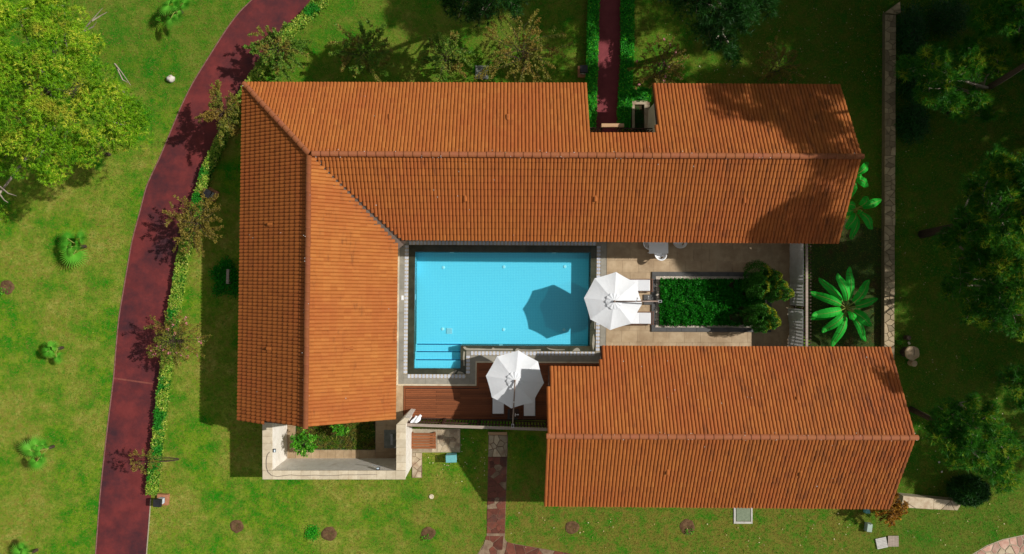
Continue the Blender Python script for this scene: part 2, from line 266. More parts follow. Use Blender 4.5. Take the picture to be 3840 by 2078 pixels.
# ---------------------------------------------------------------- mesh building
class MB:
    def __init__(s): s.v = []; s.f = []; s.t = []
    def add(s, vs, fs, tone=0.5):
        b = len(s.v); s.v += [tuple(v) for v in vs]; s.f += [tuple(b + i for i in f) for f in fs]
        s.t += (list(tone) if hasattr(tone, '__len__') else [tone] * len(vs)); return s
    def prism(s, poly, z0, z1, tone=0.5, inset=0.0):
        n = len(poly); poly = [(p[0], p[1]) for p in poly]
        a = sum(poly[i][0] * poly[(i + 1) % n][1] - poly[(i + 1) % n][0] * poly[i][1] for i in range(n))
        if a < 0: poly = poly[::-1]
        cx = sum(p[0] for p in poly) / n; cy = sum(p[1] for p in poly) / n
        vs = [(x, y, z0) for x, y in poly]
        if inset:
            vs += [(x, y, z1 - inset) for x, y in poly]
            for x, y in poly:
                d = math.hypot(cx - x, cy - y) or 1; k = min(inset / d, 0.5); vs.append((x + (cx - x) * k, y + (cy - y) * k, z1))
            fs = [tuple(range(2 * n, 3 * n))]
            for r in (0, n): fs += [(r + i, r + (i + 1) % n, r + n + (i + 1) % n, r + n + i) for i in range(n)]
        else:
            vs += [(x, y, z1) for x, y in poly]
            fs = [tuple(range(n, 2 * n))] + [(i, (i + 1) % n, n + (i + 1) % n, n + i) for i in range(n)]
        fs.append(tuple(range(n - 1, -1, -1)))
        return s.add(vs, fs, tone)
    def box(s, c, d, rz=0.0, tone=0.5, rot=None, bev=0.0):
        x, y, z = d[0] / 2, d[1] / 2, d[2] / 2
        if bev:
            m = MB(); b = bev
            m.prism([(-x, -y), (x, -y), (x, y), (-x, y)], -z, z, tone, b)
            vs = m.v; fs = m.f
        else:
            vs = [(-x, -y, -z), (x, -y, -z), (x, y, -z), (-x, y, -z), (-x, -y, z), (x, -y, z), (x, y, z), (-x, y, z)]
            fs = [(3, 2, 1, 0), (4, 5, 6, 7), (0, 1, 5, 4), (1, 2, 6, 5), (2, 3, 7, 6), (3, 0, 4, 7)]
        Rm = rot if rot is not None else Matrix.Rotation(rz, 3, 'Z')
        return s.add([Rm @ Vector(v) + Vector(c) for v in vs], fs, tone)
    def tube(s, pts, rad, seg=6, tone=0.5, cap=True):
        pts = [Vector(p) for p in pts]; rad = rad if hasattr(rad, '__len__') else [rad] * len(pts)
        b = len(s.v); vs = []
        for i, p in enumerate(pts):
            d = (pts[min(i + 1, len(pts) - 1)] - pts[max(i - 1, 0)]).normalized()
            u = d.cross(Vector((0, 0, 1)) if abs(d.z) < 0.9 else Vector((1, 0, 0))).normalized(); q = d.cross(u)
            for k in range(seg):
                a = 2 * math.pi * k / seg; vs.append(p + (u * math.cos(a) + q * math.sin(a)) * rad[i])
        fs = [(i * seg + k, (i + 1) * seg + k, (i + 1) * seg + (k + 1) % seg, i * seg + (k + 1) % seg) for i in range(len(pts) - 1) for k in range(seg)]
        if cap: fs += [tuple(range(seg)), tuple(range((len(pts) - 1) * seg + seg - 1, (len(pts) - 1) * seg - 1, -1))]
        return s.add(vs, fs, tone)
    def lathe(s, c, prof, seg=20, tone=0.5, wob=0.0, seed=0):
        vs = []; c = Vector(c)
        for i, (r, z) in enumerate(prof):
            for k in range(seg):
                a = 2 * math.pi * k / seg; rr = r * (1 + wob * mnoise.noise(Vector((math.cos(a) * 1.7 + seed, math.sin(a) * 1.7, z * 2))))
                vs.append(c + Vector((rr * math.cos(a), rr * math.sin(a), z)))
        fs = [(i * seg + k, i * seg + (k + 1) % seg, (i + 1) * seg + (k + 1) % seg, (i + 1) * seg + k) for i in range(len(prof) - 1) for k in range(seg)]
        fs.append(tuple((len(prof) - 1) * seg + k for k in range(seg)))
        return s.add(vs, fs, tone)
    def quad(s, a, b, c, d, tone=0.5): return s.add([a, b, c, d], [(0, 1, 2, 3)], tone)

def mesh_from(name, mb, off=(0, 0, 0), smooth=False):
    me = bpy.data.meshes.new(name)
    o = Vector(off); me.from_pydata([(v[0] - o.x, v[1] - o.y, v[2] - o.z) for v in mb.v], [], mb.f)
    a = me.attributes.new('tone', 'FLOAT', 'POINT'); a.data.foreach_set('value', np.array(mb.t, dtype=np.float32))
    if smooth: me.shade_smooth()
    return me
def mesh_np(name, v, f, tone, off=(0, 0, 0)):           # v (N,3), f (M,k)
    me = bpy.data.meshes.new(name); v = (v - np.array(off)).astype(np.float32); k = f.shape[1]
    me.vertices.add(len(v)); me.vertices.foreach_set('co', v.ravel())
    me.loops.add(f.size); me.loops.foreach_set('vertex_index', f.ravel().astype(np.int32))
    me.polygons.add(len(f)); me.polygons.foreach_set('loop_start', (np.arange(len(f)) * k).astype(np.int32)); me.polygons.foreach_set('loop_total', np.full(len(f), k, dtype=np.int32))
    me.update(calc_edges=True)
    a = me.attributes.new('tone', 'FLOAT', 'POINT'); a.data.foreach_set('value', tone.astype(np.float32)); return me
def link(name, me, mat, parent=None, loc=(0, 0, 0)):
    if me is not None and mat is not None and not me.materials: me.materials.append(mat)
    o = bpy.data.objects.new(name, me); COL.objects.link(o); o.location = loc
    if parent is not None: o.parent = parent
    return o
def tag(o, label=None, cat=None, group=None, kind=None):
    for k, v in (('label', label), ('category', cat), ('group', group), ('kind', kind)):
        if v: o[k] = v
    return o
def thing(name, loc, label, cat, group=None):
    o = link(name, None, None, None, loc); o.empty_display_size = 0.2; return tag(o, label, cat, group)
def org(o):                                       # world offset of an object in the (translation-only) tree
    v = Vector((0, 0, 0))
    while o is not None: v = v + Vector(o.location); o = o.parent
    return v
def part(name, mb, mat, parent, smooth=False, label=None, kind=None):
    off = org(parent)
    o = link(name, mesh_from(name, mb, off, smooth), M[mat] if isinstance(mat, str) else mat, parent)
    return tag(o, label, None, None, kind)
def solo(name, mb, mat, label, cat, group=None, smooth=False, base=None):
    b = Vector(base) if base is not None else Vector((sum(v[0] for v in mb.v) / len(mb.v), sum(v[1] for v in mb.v) / len(mb.v), min(v[2] for v in mb.v)))
    o = link(name, mesh_from(name, mb, b, smooth), M[mat], None, b); return tag(o, label, cat, group)
def struct(name, mb, mat, parent=None):
    o = link(name, mesh_from(name, mb), M[mat], parent); return tag(o, kind='structure')
def copy_tree(o, parent=None):
    c = o.copy(); COL.objects.link(c)
    if parent is not None: c.parent = parent
    for ch in list(o.children): copy_tree(ch, c)
    return c

# ---------------------------------------------------------------- foliage
def rand_dirs(n, up=0.0):
    d = rng.normal(size=(n, 3)); d[:, 2] = d[:, 2] + up; d /= np.linalg.norm(d, axis=1)[:, None]; return d
def leaf_quads(c, size, aspect=0.5, up=0.6, dirs=None, tone=None):
    """diamond leaves, one quad each"""
    n = len(c); nr = rand_dirs(n, up * 2)
    d = rand_dirs(n) if dirs is None else dirs
    d = d - nr * (d * nr).sum(1)[:, None]; d /= (np.linalg.norm(d, axis=1)[:, None] + 1e-9)
    s = np.cross(nr, d); L_ = (size * rng.uniform(0.6, 1.25, n))[:, None]
    v = np.stack([c, c + d * L_ * 0.45 + s * L_ * aspect * 0.5, c + d * L_, c + d * L_ * 0.45 - s * L_ * aspect * 0.5], 1).reshape(-1, 3)
    f = np.arange(4 * n).reshape(n, 4); t = rng.random(n) if tone is None else tone
    return v, f, np.repeat(t, 4)
def needle_tufts(c, out, length, k=11, wid=0.028, tone=None):
    n = len(c); cc = np.repeat(c, k, 0); d = rng.normal(size=(n * k, 3)) * 0.75 + np.repeat(out, k, 0) * 0.75
    d /= np.linalg.norm(d, axis=1)[:, None]; L_ = np.repeat(length, k) * rng.uniform(0.6, 1.15, n * k)
    s = np.cross(d, rand_dirs(n * k)); s /= (np.linalg.norm(s, axis=1)[:, None] + 1e-9)
    tip = cc + d * L_[:, None]
    v = np.stack([cc - s * wid * 0.5, cc + s * wid * 0.5, tip], 1).reshape(-1, 3)
    f = np.arange(3 * n * k).reshape(-1, 3); t = rng.random(n) if tone is None else tone
    t = np.clip(np.repeat(t, k) + rng.normal(0, 0.12, n * k), 0, 1); return v, f, np.repeat(t, 3)
def np_part(name, vft, mat, parent, kind=None):
    o = link(name, mesh_np(name, *vft, off=org(parent)), M[mat], parent); return tag(o, kind=kind)

def pine(name, base, lobes, label, mat, dens=1.0, tuft=0.27, group=None, trunk_r=0.16, twigs=14, clump=0.42, cat='tree', shell=0.55, nt=(17, 27), cd=15):
    """lobes: (x, y, z, rx, rz) world; clumped tufts over each lobe"""
    base = Vector(base); t = thing(name, base, label, cat, group)
    zt = max(l[2] for l in lobes); cx = sum(l[0] for l in lobes) / len(lobes); cy = sum(l[1] for l in lobes) / len(lobes)
    top = Vector((cx, cy, zt)); mid = base.lerp(top, 0.5) + Vector((random.uniform(-.2, .2), random.uniform(-.2, .2), 0))
    m = MB().tube([base, base.lerp(mid, .5), mid, mid.lerp(top, .5), top], [trunk_r * 1.2, trunk_r, trunk_r * .8, trunk_r * .55, trunk_r * .2], 8)
    part('trunk', m, 'bark', t, True)
    cs = []; outs = []; tn = []
    b = MB()
    for (x, y, z, r, rz) in lobes:
        c = Vector((x, y, z)); st = base.lerp(top, max(0.25, min(0.9, (z - 1.2) / max(zt, 0.1))))
        md = st.lerp(c, 0.5) + Vector((random.uniform(-.3, .3), random.uniform(-.3, .3), -0.2))
        b.tube([st, md, c], [trunk_r * .4, trunk_r * .28, trunk_r * .12], 5)
        ncl = int(dens * cd * r * r) + 3
        for _ in range(ncl):
            d = rand_dirs(1, 0.5)[0]; q = rng.uniform(shell, 1.0); cr = rng.uniform(.26, .46) * (clump / .42)
            cc = np.array([x, y, z]) + d * np.array([r, r, rz]) * q; nt_ = int(rng.integers(*nt)); e = rand_dirs(nt_, .5)
            cs.append(cc + e * np.array([cr, cr, cr * .6]) * (rng.uniform(.55, 1.0, (nt_, 1)) if nt[0] < 30 else rng.uniform(.8, 1.02, (nt_, 1)))); outs.append(e * .8 + d * .3 + np.array([0, 0, .35]))
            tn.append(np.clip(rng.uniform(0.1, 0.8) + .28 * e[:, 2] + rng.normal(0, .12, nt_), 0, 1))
            if rng.random() < twigs / max(ncl, 1):
                e_ = Vector(cc + d * 0.25); b.tube([c, c.lerp(e_, .55) + Vector((0, 0, .1)), e_], [0.022, 0.015, 0.006], 4)
    part('branch', b, 'twig', t)
    cs = np.concatenate(cs); outs = np.concatenate(outs); tn = np.concatenate(tn)
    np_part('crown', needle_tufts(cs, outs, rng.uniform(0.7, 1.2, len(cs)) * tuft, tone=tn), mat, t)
    return t
def lobes_px(lst):
    o = []
    for (px, py, z, rp) in lst:
        p = P(px, py, z); r = rp * (H - z) / F; o.append((p.x, p.y, z, r, r * 0.6))
    return o

def shrub(name, px, py, zc, rpx, mat, label, nsh=26, leaves=70, lsize=0.085, group=None, flower=0, base_px=None, cat='shrub', droop=0.5, seed=0, tr=0.035, sec=2):
    """open shrub: arching shoots with leaves along them"""
    random.seed(100 + int(px)); c = P(px, py, zc); r = rpx * (H - zc) / F
    base = P(*base_px) if base_px else Vector((c.x, c.y, 0)); t = thing(name, base, label, cat, group)
    b = MB(); fork = base.lerp(c, 0.35); 
    for k in range(4):
        a = k * 1.6 + random.random(); b.tube([base + Vector((math.cos(a) * .04, math.sin(a) * .04, 0)), fork + Vector((math.cos(a) * .12, math.sin(a) * .12, 0)), c + Vector((math.cos(a) * r * .2, math.sin(a) * r * .2, -.1))], [tr, tr * .8, tr * .5], 5)
    cs = []; ds = []; ton = []
    nsh = int(nsh * 1.25)
    for i in range(nsh):
        a = 2 * math.pi * (i + random.random() * .9) / nsh; L_ = r * random.uniform(0.40, 1.12); up = random.uniform(0.0, 0.9) * (1.2 - L_ / r * .7)
        p0 = c + Vector((random.uniform(-.15, .15) * r, random.uniform(-.15, .15) * r, random.uniform(-.3, .1)))
        p1 = p0 + Vector((math.cos(a) * L_ * .55, math.sin(a) * L_ * .55, up * .8)); a2 = a + random.uniform(-.35, .35)
        p2 = p0 + Vector((math.cos(a2) * L_, math.sin(a2) * L_, up * .8 - droop * random.uniform(.1, .6)))
        curves = [(p0, p1, p2)]
        for s_ in range(sec):
            q = random.uniform(.3, .75); st = p0.lerp(p1, q * 1.2) if q < .5 else p1.lerp(p2, (q - .5) * 1.6); a3 = a + random.choice((-1, 1)) * random.uniform(.5, 1.1); l3 = L_ * random.uniform(.2, .42)
            e = st + Vector((math.cos(a3) * l3, math.sin(a3) * l3, random.uniform(-.1, .25))); curves.append((st, st.lerp(e, .5) + Vector((0, 0, .06)), e))
        b.tube(curves[0], [tr * .35, tr * .22, tr * .1], 4, cap=False)
        for (q0, q1, q2) in curves:
            n = max(8, int(2.2 * leaves * (q2 - q0).length / r)); tt = np.sqrt(rng.uniform(0.03, 1, n))[:, None]
            q0, q1, q2 = (np.array(q) for q in (q0, q1, q2))
            pts = (1 - tt) ** 2 * q0 + 2 * tt * (1 - tt) * q1 + tt ** 2 * q2
            dd = (q2 - q0) / (np.linalg.norm(q2 - q0) + 1e-6); sd_ = np.array([-dd[1], dd[0], 0.1])
            sg = rng.choice([-1, 1], n)[:, None]
            cs.append(pts + rng.normal(0, 0.022, (n, 3))); ds.append(dd * 0.6 + sd_ * sg + rng.normal(0, .25, (n, 3)))
            ton.append(np.clip(rng.normal(.2 + .5 * random.random(), .22, n), 0, 1))
    part('branch', b, 'bark', t)
    cs = np.concatenate(cs); ds = np.concatenate(ds)
    np_part('foliage', leaf_quads(cs, lsize * 1.08, 0.5, 0.6, ds, np.concatenate(ton)), mat, t)
    if flower:
        ii = rng.integers(0, len(cs), flower); fc = np.repeat(cs[ii], 5, 0) + rng.normal(0, .03, (flower * 5, 3)) + np.array([0, 0, .05])
        np_part('flowers', leaf_quads(fc, 0.08, 0.9, 1.5), 'pink', t, 'stuff')
    return t

def blob_leaves(n, c, rad, size, mat, name, parent, up=0.7, shell=0.6, aspect=0.55, tone_top=False, noise_amp=0.25, ns=1.6):
    d = rand_dirs(n, 0.25); d[:, 2] = np.abs(d[:, 2]) if rad[2] and parent is not None and noise_amp < 0 else d[:, 2]
    q = rng.uniform(shell, 1.0, n); am = abs(noise_amp)
    nz = np.array([mnoise.noise(Vector((x * ns * 2 + c[0], y * ns * 2 + c[1], z * ns * 2))) for x, y, z in d]) * am
    pts = np.array(c) + d * np.array(rad) * (q + nz)[:, None]
    tn = np.clip(0.15 + rng.random(n) * 0.7 + nz * 1.2, 0, 1)
    dirs = d + rng.normal(0, .5, (n, 3))
    return np_part(name, leaf_quads(pts, size, aspect, up, dirs, tn), mat, parent)

# ================================================================ SETTING: lawn, road, paths
gx0, gx1 = C(1500, 1100).x, C(2268, 1100).x; gy1, gy0 = C(1880, 896).y, C(1880, 1446).y
m = MB(); B_ = 160
m.quad((-B_, -B_, 0), (B_, -B_, 0), (B_, gy0, 0), (-B_, gy0, 0)); m.quad((-B_, gy1, 0), (B_, gy1, 0), (B_, B_, 0), (-B_, B_, 0))
m.quad((-B_, gy0, 0), (gx0, gy0, 0), (gx0, gy1, 0), (-B_, gy1, 0)); m.quad((gx1, gy0, 0), (B_, gy0, 0), (B_, gy1, 0), (gx1, gy1, 0))
struct('lawn', m, 'lawn')

def smooth_line(pts, n=6):
    out = []; P_ = [Vector((*p, 0)) for p in pts]
    for i in range(len(P_) - 1):
        a = P_[max(i - 1, 0)]; b = P_[i]; c = P_[i + 1]; d = P_[min(i + 2, len(P_) - 1)]
        for k in range(n):
            t = k / n; out.append(0.5 * ((2 * b) + (c - a) * t + (2 * a - 5 * b + 4 * c - d) * t * t + (3 * b - a - 3 * c + d) * t ** 3))
    out.append(P_[-1]); return [(p.x, p.y) for p in out]
RL = [(1100, -170), (1020, -80), (945, 0), (900, 45), (850, 110), (780, 220), (722, 315), (680, 400), (640, 495), (600, 590), (565, 665), (547, 710), (525, 795), (497, 900), (477, 1010), (460, 1110), (447, 1190), (437, 1290), (430, 1380), (424, 1440), (404, 1600), (388, 1740), (375, 1870), (359, 2078), (345, 2250)]
RR = [(1320, -170), (1240, -80), (1165, 0), (1120, 55), (1070, 112), (1010, 190), (960, 262), (912, 340), (868, 425), (828, 505), (785, 600), (748, 690), (722, 770), (690, 890), (665, 1000), (645, 1110), (634, 1190), (622, 1290), (606, 1380), (598, 1440), (581, 1600), (572, 1740), (566, 1870), (550, 2078), (536, 2250)]
rl = smooth_line(RL, 5); rr = smooth_line(RR, 5); ROAD_OUT = rl[::2] + rr[::2][::-1]
m = MB()
vs = [P(*p, 0.012) for p in rl] + [P(*p, 0.012) for p in rr]; n = len(rl)
m.add(vs, [(i, i + 1, n + i + 1, n + i) for i in range(n - 1)])
road = struct('road', m, 'road')
def strip_line(pts, wd, z, name, mat, parent=None, h=0.02):
    m = MB(); q = [P(*p) for p in pts]; vs = []
    for i, p in enumerate(q):
        d = (q[min(i + 1, len(q) - 1)] - q[max(i - 1, 0)]).normalized(); s = Vector((-d.y, d.x, 0)) * wd / 2
        vs += [p + s + Vector((0, 0, z)), p - s + Vector((0, 0, z)), p + s + Vector((0, 0, z - h)), p - s + Vector((0, 0, z - h))]
    f = []
    for i in range(len(q) - 1):
        a = 4 * i; b = a + 4; f += [(a, a + 1, b + 1, b), (a, b, b + 2, a + 2), (a + 1, a + 3, b + 3, b + 1)]
    m.add(vs, f); o = link(name, mesh_from(name, m), M[mat], parent); tag(o, kind='structure' if parent is None else None); return o
strip_line(rl, 0.05, 0.03, 'road_kerb', 'kerb', h=0.03)
strip_line([p for p in rr if p[1] > 1860], 0.045, 0.03, 'road_kerb', 'mortar', h=0.03)
m = MB().prism([P(426, 1415), P(574, 1436), P(574, 1442), P(425, 1421)], 0.0, 0.02); struct('road_joint', m, 'joint')
NP_L = [(2249, -120), (2247, 0), (2243, 120), (2240, 260), (2235, 370), (2230, 470), (2226, 560)]; NP_R = [(2336, -120), (2335, 0), (2332, 120), (2329, 260), (2325, 370), (2320, 480), (2318, 560)]
a = smooth_line(NP_L, 3); b = smooth_line(NP_R, 3); n = len(a)
struct('garden_path', MB().add([P(*p, .014) for p in a] + [P(*p, .014) for p in b], [(i, i + 1, n + i + 1, n + i) for i in range(n - 1)]), 'path_red')

# ---- flagstones from a relaxed voronoi split of a polygon (world 2-D)
def clip_half(poly, a, nrm):
    out = []
    for i in range(len(poly)):
        p, q = poly[i], poly[(i + 1) % len(poly)]; dp = (p[0] - a[0]) * nrm[0] + (p[1] - a[1]) * nrm[1]; dq = (q[0] - a[0]) * nrm[0] + (q[1] - a[1]) * nrm[1]
        if dp <= 0: out.append(p)
        if (dp < 0 < dq) or (dq < 0 < dp): t = dp / (dp - dq); out.append((p[0] + (q[0] - p[0]) * t, p[1] + (q[1] - p[1]) * t))
    return out
def inside(p, poly):
    c = False
    for i in range(len(poly)):
        a, b = poly[i], poly[i - 1]
        if (a[1] > p[1]) != (b[1] > p[1]) and p[0] < (b[0] - a[0]) * (p[1] - a[1]) / (b[1] - a[1]) + a[0]: c = not c
    return c
def flagstones(parent, quads, size, gap, z0, z1, mats, seed=1, name='flagstone', jit=0.42):
    """quads: convex polygons; stones are voronoi cells clipped to them"""
    rnd = random.Random(seed)
    for quad in quads:
        q = [(v[0], v[1]) for v in quad]; ar = sum(q[i][0] * q[(i + 1) % len(q)][1] - q[(i + 1) % len(q)][0] * q[i][1] for i in range(len(q)))
        if ar < 0: q = q[::-1]
        xs = [p[0] for p in q]; ys = [p[1] for p in q]; seeds = []
        y = min(ys)
        row = 0
        while y < max(ys) + size:
            x = min(xs) + (size * .5 if row % 2 else 0)
            while x < max(xs) + size:
                s = (x + rnd.uniform(-jit, jit) * size, y + rnd.uniform(-jit, jit) * size)
                if inside(s, q): seeds.append(s)
                x += size
            y += size; row += 1
        for i, s in enumerate(seeds):
            poly = q
            for j, o in enumerate(seeds):
                if i == j: continue
                dx, dy = o[0] - s[0], o[1] - s[1]; d = math.hypot(dx, dy)
                if d > size * 4: continue
                mpt = (s[0] + dx / 2 - dx / d * gap / 2, s[1] + dy / 2 - dy / d * gap / 2); poly = clip_half(poly, mpt, (dx / d, dy / d))
                if len(poly) < 3: break
            if len(poly) < 3: continue
            zz = z1 + rnd.uniform(-.008, .008)
            part(name, MB().prism(poly, z0, zz, rnd.random(), 0.01), rnd.choice(mats), parent)
# south path
sp = struct('stone_path', MB().prism([P(1832, 1630), P(1905, 1630), P(1893, 2022), P(1825, 2022)], -0.02, 0.012).prism([P(1825, 2022), P(1893, 2022), P(1905, 2035), P(2150, 2078), P(2300, 2110), P(2300, 2200), P(1700, 2200), P(1790, 2078)], -0.02, 0.012), 'mortar_d')
flagstones(sp, [[P(1834, 1632), P(1903, 1632), P(1900, 1712), P(1831, 1712)]], 0.30, 0.035, 0, 0.03, ['stone_tan'], 4)
flagstones(sp, [[P(1831, 1714), P(1900, 1714), P(1893, 2000), P(1826, 2000)]], 0.36, 0.014, 0, 0.03, ['stone_red'] * 4 + ['mortar_d'], 5)
flagstones(sp, [[P(1822, 2010), P(1888, 2010), P(1884, 2060), P(1868, 2110), P(1770, 2110), P(1812, 2050)], [P(1903, 2032), P(1925, 2040), P(2060, 2062), P(2230, 2092), P(2230, 2130), P(1880, 2130)]], 0.46, 0.024, 0, 0.03, ['stone_red'] * 4 + ['mortar_d'], 6)
step = solo('wooden_step', MB().box(P(1866, 1625, 0.1), (1.03, 0.14, 0.12), R(-.5), bev=.01), 'wood_light', 'light wooden step board at the top of the flagstone path, below the deck fence', 'step')
# south-east path corner
sp2 = struct('stone_path', MB().prism([P(3625, 2090), P(3700, 2045), P(3760, 2022), P(3840, 2005), P(3960, 1990), P(3960, 2200), P(3600, 2200)], -0.02, 0.012), 'mortar')
flagstones(sp2, [[P(3640, 2086), P(3702, 2048), P(3762, 2025), P(3842, 2008), P(3940, 1995), P(3940, 2120), P(3640, 2120)]], 0.42, 0.05, 0, 0.03, ['stone_pink', 'stone_pink', 'stone_tan'], 8)

# ================================================================ HOUSES
ZE, ZR = 2.9, 5.05
TW, TL = 0.1735, 0.344
PROF = [(-0.50, -0.006), (-0.47, 0.016), (-0.33, 0.036), (-0.06, 0.044), (0.19, 0.037), (0.34, 0.016), (0.385, -0.006), (0.44, -0.015), (0.50, -0.006)]
def tile_geo(mb, u0, v0, v1, du=0.0, dz=0.0, tone=0.5, lift=0.050, rot=0.0):
    vs = []; n = len(PROF)
    for (vv, l) in ((v0, lift), (v1, 0.0)):
        for (x, h) in PROF:
            xx = u0 + x * TW * 1.0 + du + rot * (vv - v0); vs.append((xx, vv, h + l + dz))
    for (x, h) in PROF: vs.append((u0 + x * TW + du, v0 + 0.004, h + lift - 0.048 + dz))
    fs = [(i, i + 1, n + i + 1, n + i) for i in range(n - 1)] + [(2 * n + i, 2 * n + i + 1, i + 1, i) for i in range(n - 1)]
    mb.add(vs, fs, tone)
TILE_MESH = []
for k in range(12):
    mb = MB(); tile_geo(mb, 0, 0, TL + 0.05, 0, 0, (k + .5) / 12); me = mesh_from('roof_tile', mb); me.materials.append(M['tile']); TILE_MESH.append(me)

def scan(poly, u):
    vs = []
    for i in range(len(poly)):
        a, b = poly[i], poly[i - 1]
        if (a[0] > u) != (b[0] > u): vs.append(a[1] + (u - a[0]) / (b[0] - a[0]) * (b[1] - a[1]))
    vs.sort(); return list(zip(vs[::2], vs[1::2]))
def roof_slope(O, E, poly3):
    """O,E: eave ends; poly3: outline (3-D) of the slope. returns frame + tiles"""
    U = (E - O).normalized(); n = Vector((0, 0, 0))
    for i in range(len(poly3)): n += poly3[i].cross(poly3[(i + 1) % len(poly3)])
    n = n.normalized() * (1 if n.z > 0 else -1); V = n.cross(U).normalized()
    poly = [((p - O).dot(U), (p - O).dot(V)) for p in poly3]
    umin = min(p[0] for p in poly); umax = max(p[0] for p in poly); tiles = []
    i = 0; k = round((umax - umin) / TW); tw = (umax - umin) / k
    for i in range(k):
        u = umin + (i + .5) * tw
        for (a, b) in scan(poly, u):
            if b - a < 0.06: continue
            j0 = math.floor(a / TL + 1e-6); v = j0 * TL
            while v < b - 0.03:
                va, vb = max(v, a), min(v + TL + 0.05, b); full = va == v and vb == v + TL + 0.05
                tiles.append((u, va, vb, full)); v += TL
    return Matrix((U, V, n)).transposed(), O, tiles
def make_roof(house, slopes, budget=300):
    roof_m = MB()
    for (O, E, poly, _) in slopes: roof_m.add([p - Vector((0, 0, 0.05)) for p in poly], [tuple(range(len(poly)))])
    roof = part('roof', roof_m, 'flash', house); off = org(roof)
    cand = []; allt = []
    for si, (O, E, poly, tb) in enumerate(slopes):
        Rm, O_, tiles = roof_slope(O, E, poly)
        if Rm.determinant() < 0: raise Exception('frame')
        for (u, va, vb, full) in tiles:
            c = O_ + Rm @ Vector((u, (va + vb) / 2, 0)); vd = (Vector((0, 0, H)) - c); area = (Rm.col[2].dot(vd.normalized())) / vd.length_squared
            allt.append([Rm, O_, u, va, vb, tb, area if full else 0])
    order = sorted(range(len(allt)), key=lambda i: -allt[i][6])[:budget]; pick = set(order)
    stuff = MB()
    for i, (Rm, O_, u, va, vb, tb, ar) in enumerate(allt):
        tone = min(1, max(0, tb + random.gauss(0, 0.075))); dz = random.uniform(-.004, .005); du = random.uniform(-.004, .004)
        if i in pick:
            o = link('roof_tile', TILE_MESH[min(11, int(tone * 12))], None, roof)
            o.matrix_local = Matrix.Translation(O_ + Rm @ Vector((u + du, va, dz)) - off) @ Rm.to_4x4()
        else:
            mb = MB(); tile_geo(mb, u, va, vb, du, dz, tone, rot=random.uniform(-.007, .007)); b = len(stuff.v)
            stuff.v += [tuple(O_ + Rm @ Vector(v)) for v in mb.v]; stuff.f += [tuple(b + k for k in f) for f in mb.f]; stuff.t += mb.t
    part('tile_field', stuff, 'tile', roof, kind='stuff')
    return roof
def cap_line(roof, A, B, name='ridge_tile', r=0.132, pitch=0.43, up=0.02):
    d = B - A; n = max(1, round(d.length / pitch)); U = d.normalized(); S = U.cross(Vector((0, 0, 1))).normalized(); Nn = S.cross(U); off = org(roof)
    for k in range(n):
        L_ = d.length / n; mb = MB(); vs = []
        for (x, rr) in ((-0.02, r * 1.015), (0.035, r * 1.015), (0.036, r), (L_, r * 0.97)):
            for a in range(9):
                t = math.pi * a / 8; vs.append((x, math.cos(t) * rr, math.sin(t) * rr * 0.92))
        f = [(i * 9 + a, (i + 1) * 9 + a, (i + 1) * 9 + a + 1, i * 9 + a + 1) for i in range(3) for a in range(8)]
        f.append(tuple(range(9))); f.append(tuple(range(35, 26, -1)))
        mb.add(vs, f, min(1, max(0, random.gauss(.5, .12))))
        Rm = Matrix((U, S, Nn)).transposed(); p = A + U * L_ * k + Vector((random.uniform(-.006, .006), random.uniform(-.006, .006), up))
        me = mesh_from(name, mb, smooth=True); me.materials.append(M['tile_cap']); o = link(name, me, None, roof); o.matrix_local = Matrix.Translation(p - off) @ Rm.to_4x4()
def cap_mat():
    m, t, s = new_mat('ridge_terracotta')
    col = ramp(t, tone_out(t), [(0, (0.200, 0.056, 0.013)), (1, (0.235, 0.070, 0.016))])
    col = mix(t, mrange(t, noise_fac(t, 1.2, 5, .7), .45, .65, 0, .5), col, (0.22, 0.055, 0.024))
    L(t, col, s.inputs['Base Color']); s.inputs['Roughness'].default_value = .8; bump(t, s, noise_fac(t, 20, 3), .3, .01); return m
M['tile_cap'] = cap_mat()
def at_slope(px, py, zf):      # intersect pixel ray with plane z=f(x,y)
    z = 4.0
    for _ in range(30): p = P(px, py, z); z = zf(p.x, p.y)
    return P(px, py, z)

villa = thing('villa', P(1600, 600), 'large L-shaped villa whose orange tiled roof wraps the north and west of the pool', 'house')
NW = P(912, 311, ZE); NE = P(3150, 320, ZE); SE = P(3145, 912, ZE); SW = P(893, 1576, ZE); V0 = P(1500, 905, ZE); ES = P(1483, 1567, ZE)
J = P(1160, 577, ZR); RE = P(3228, 588, ZR); RS = P(1147, 1600, ZR)
slp_n = lambda x, y: ZE + (((NW.y + (x - NW.x) / (NE.x - NW.x) * (NE.y - NW.y)) - y) * (ZR - ZE) / ((NE.y + NW.y) / 2 - (J.y + RE.y) / 2))
n1 = P(2195, 314, ZE); n2 = at_slope(2206, 501, slp_n); n3 = at_slope(2463, 501, slp_n); n4 = P(2447, 316, ZE)
def on_plane(p, a, b, c):
    n = (b - a).cross(c - a); z = a.z - (n.x * (p.x - a.x) + n.y * (p.y - a.y)) / n.z; return Vector((p.x, p.y, z))
sN = [NW, J, RE, NE, on_plane(n4, NW, J, NE), on_plane(n3, NW, J, NE), on_plane(n2, NW, J, NE), on_plane(n1, NW, J, NE)]
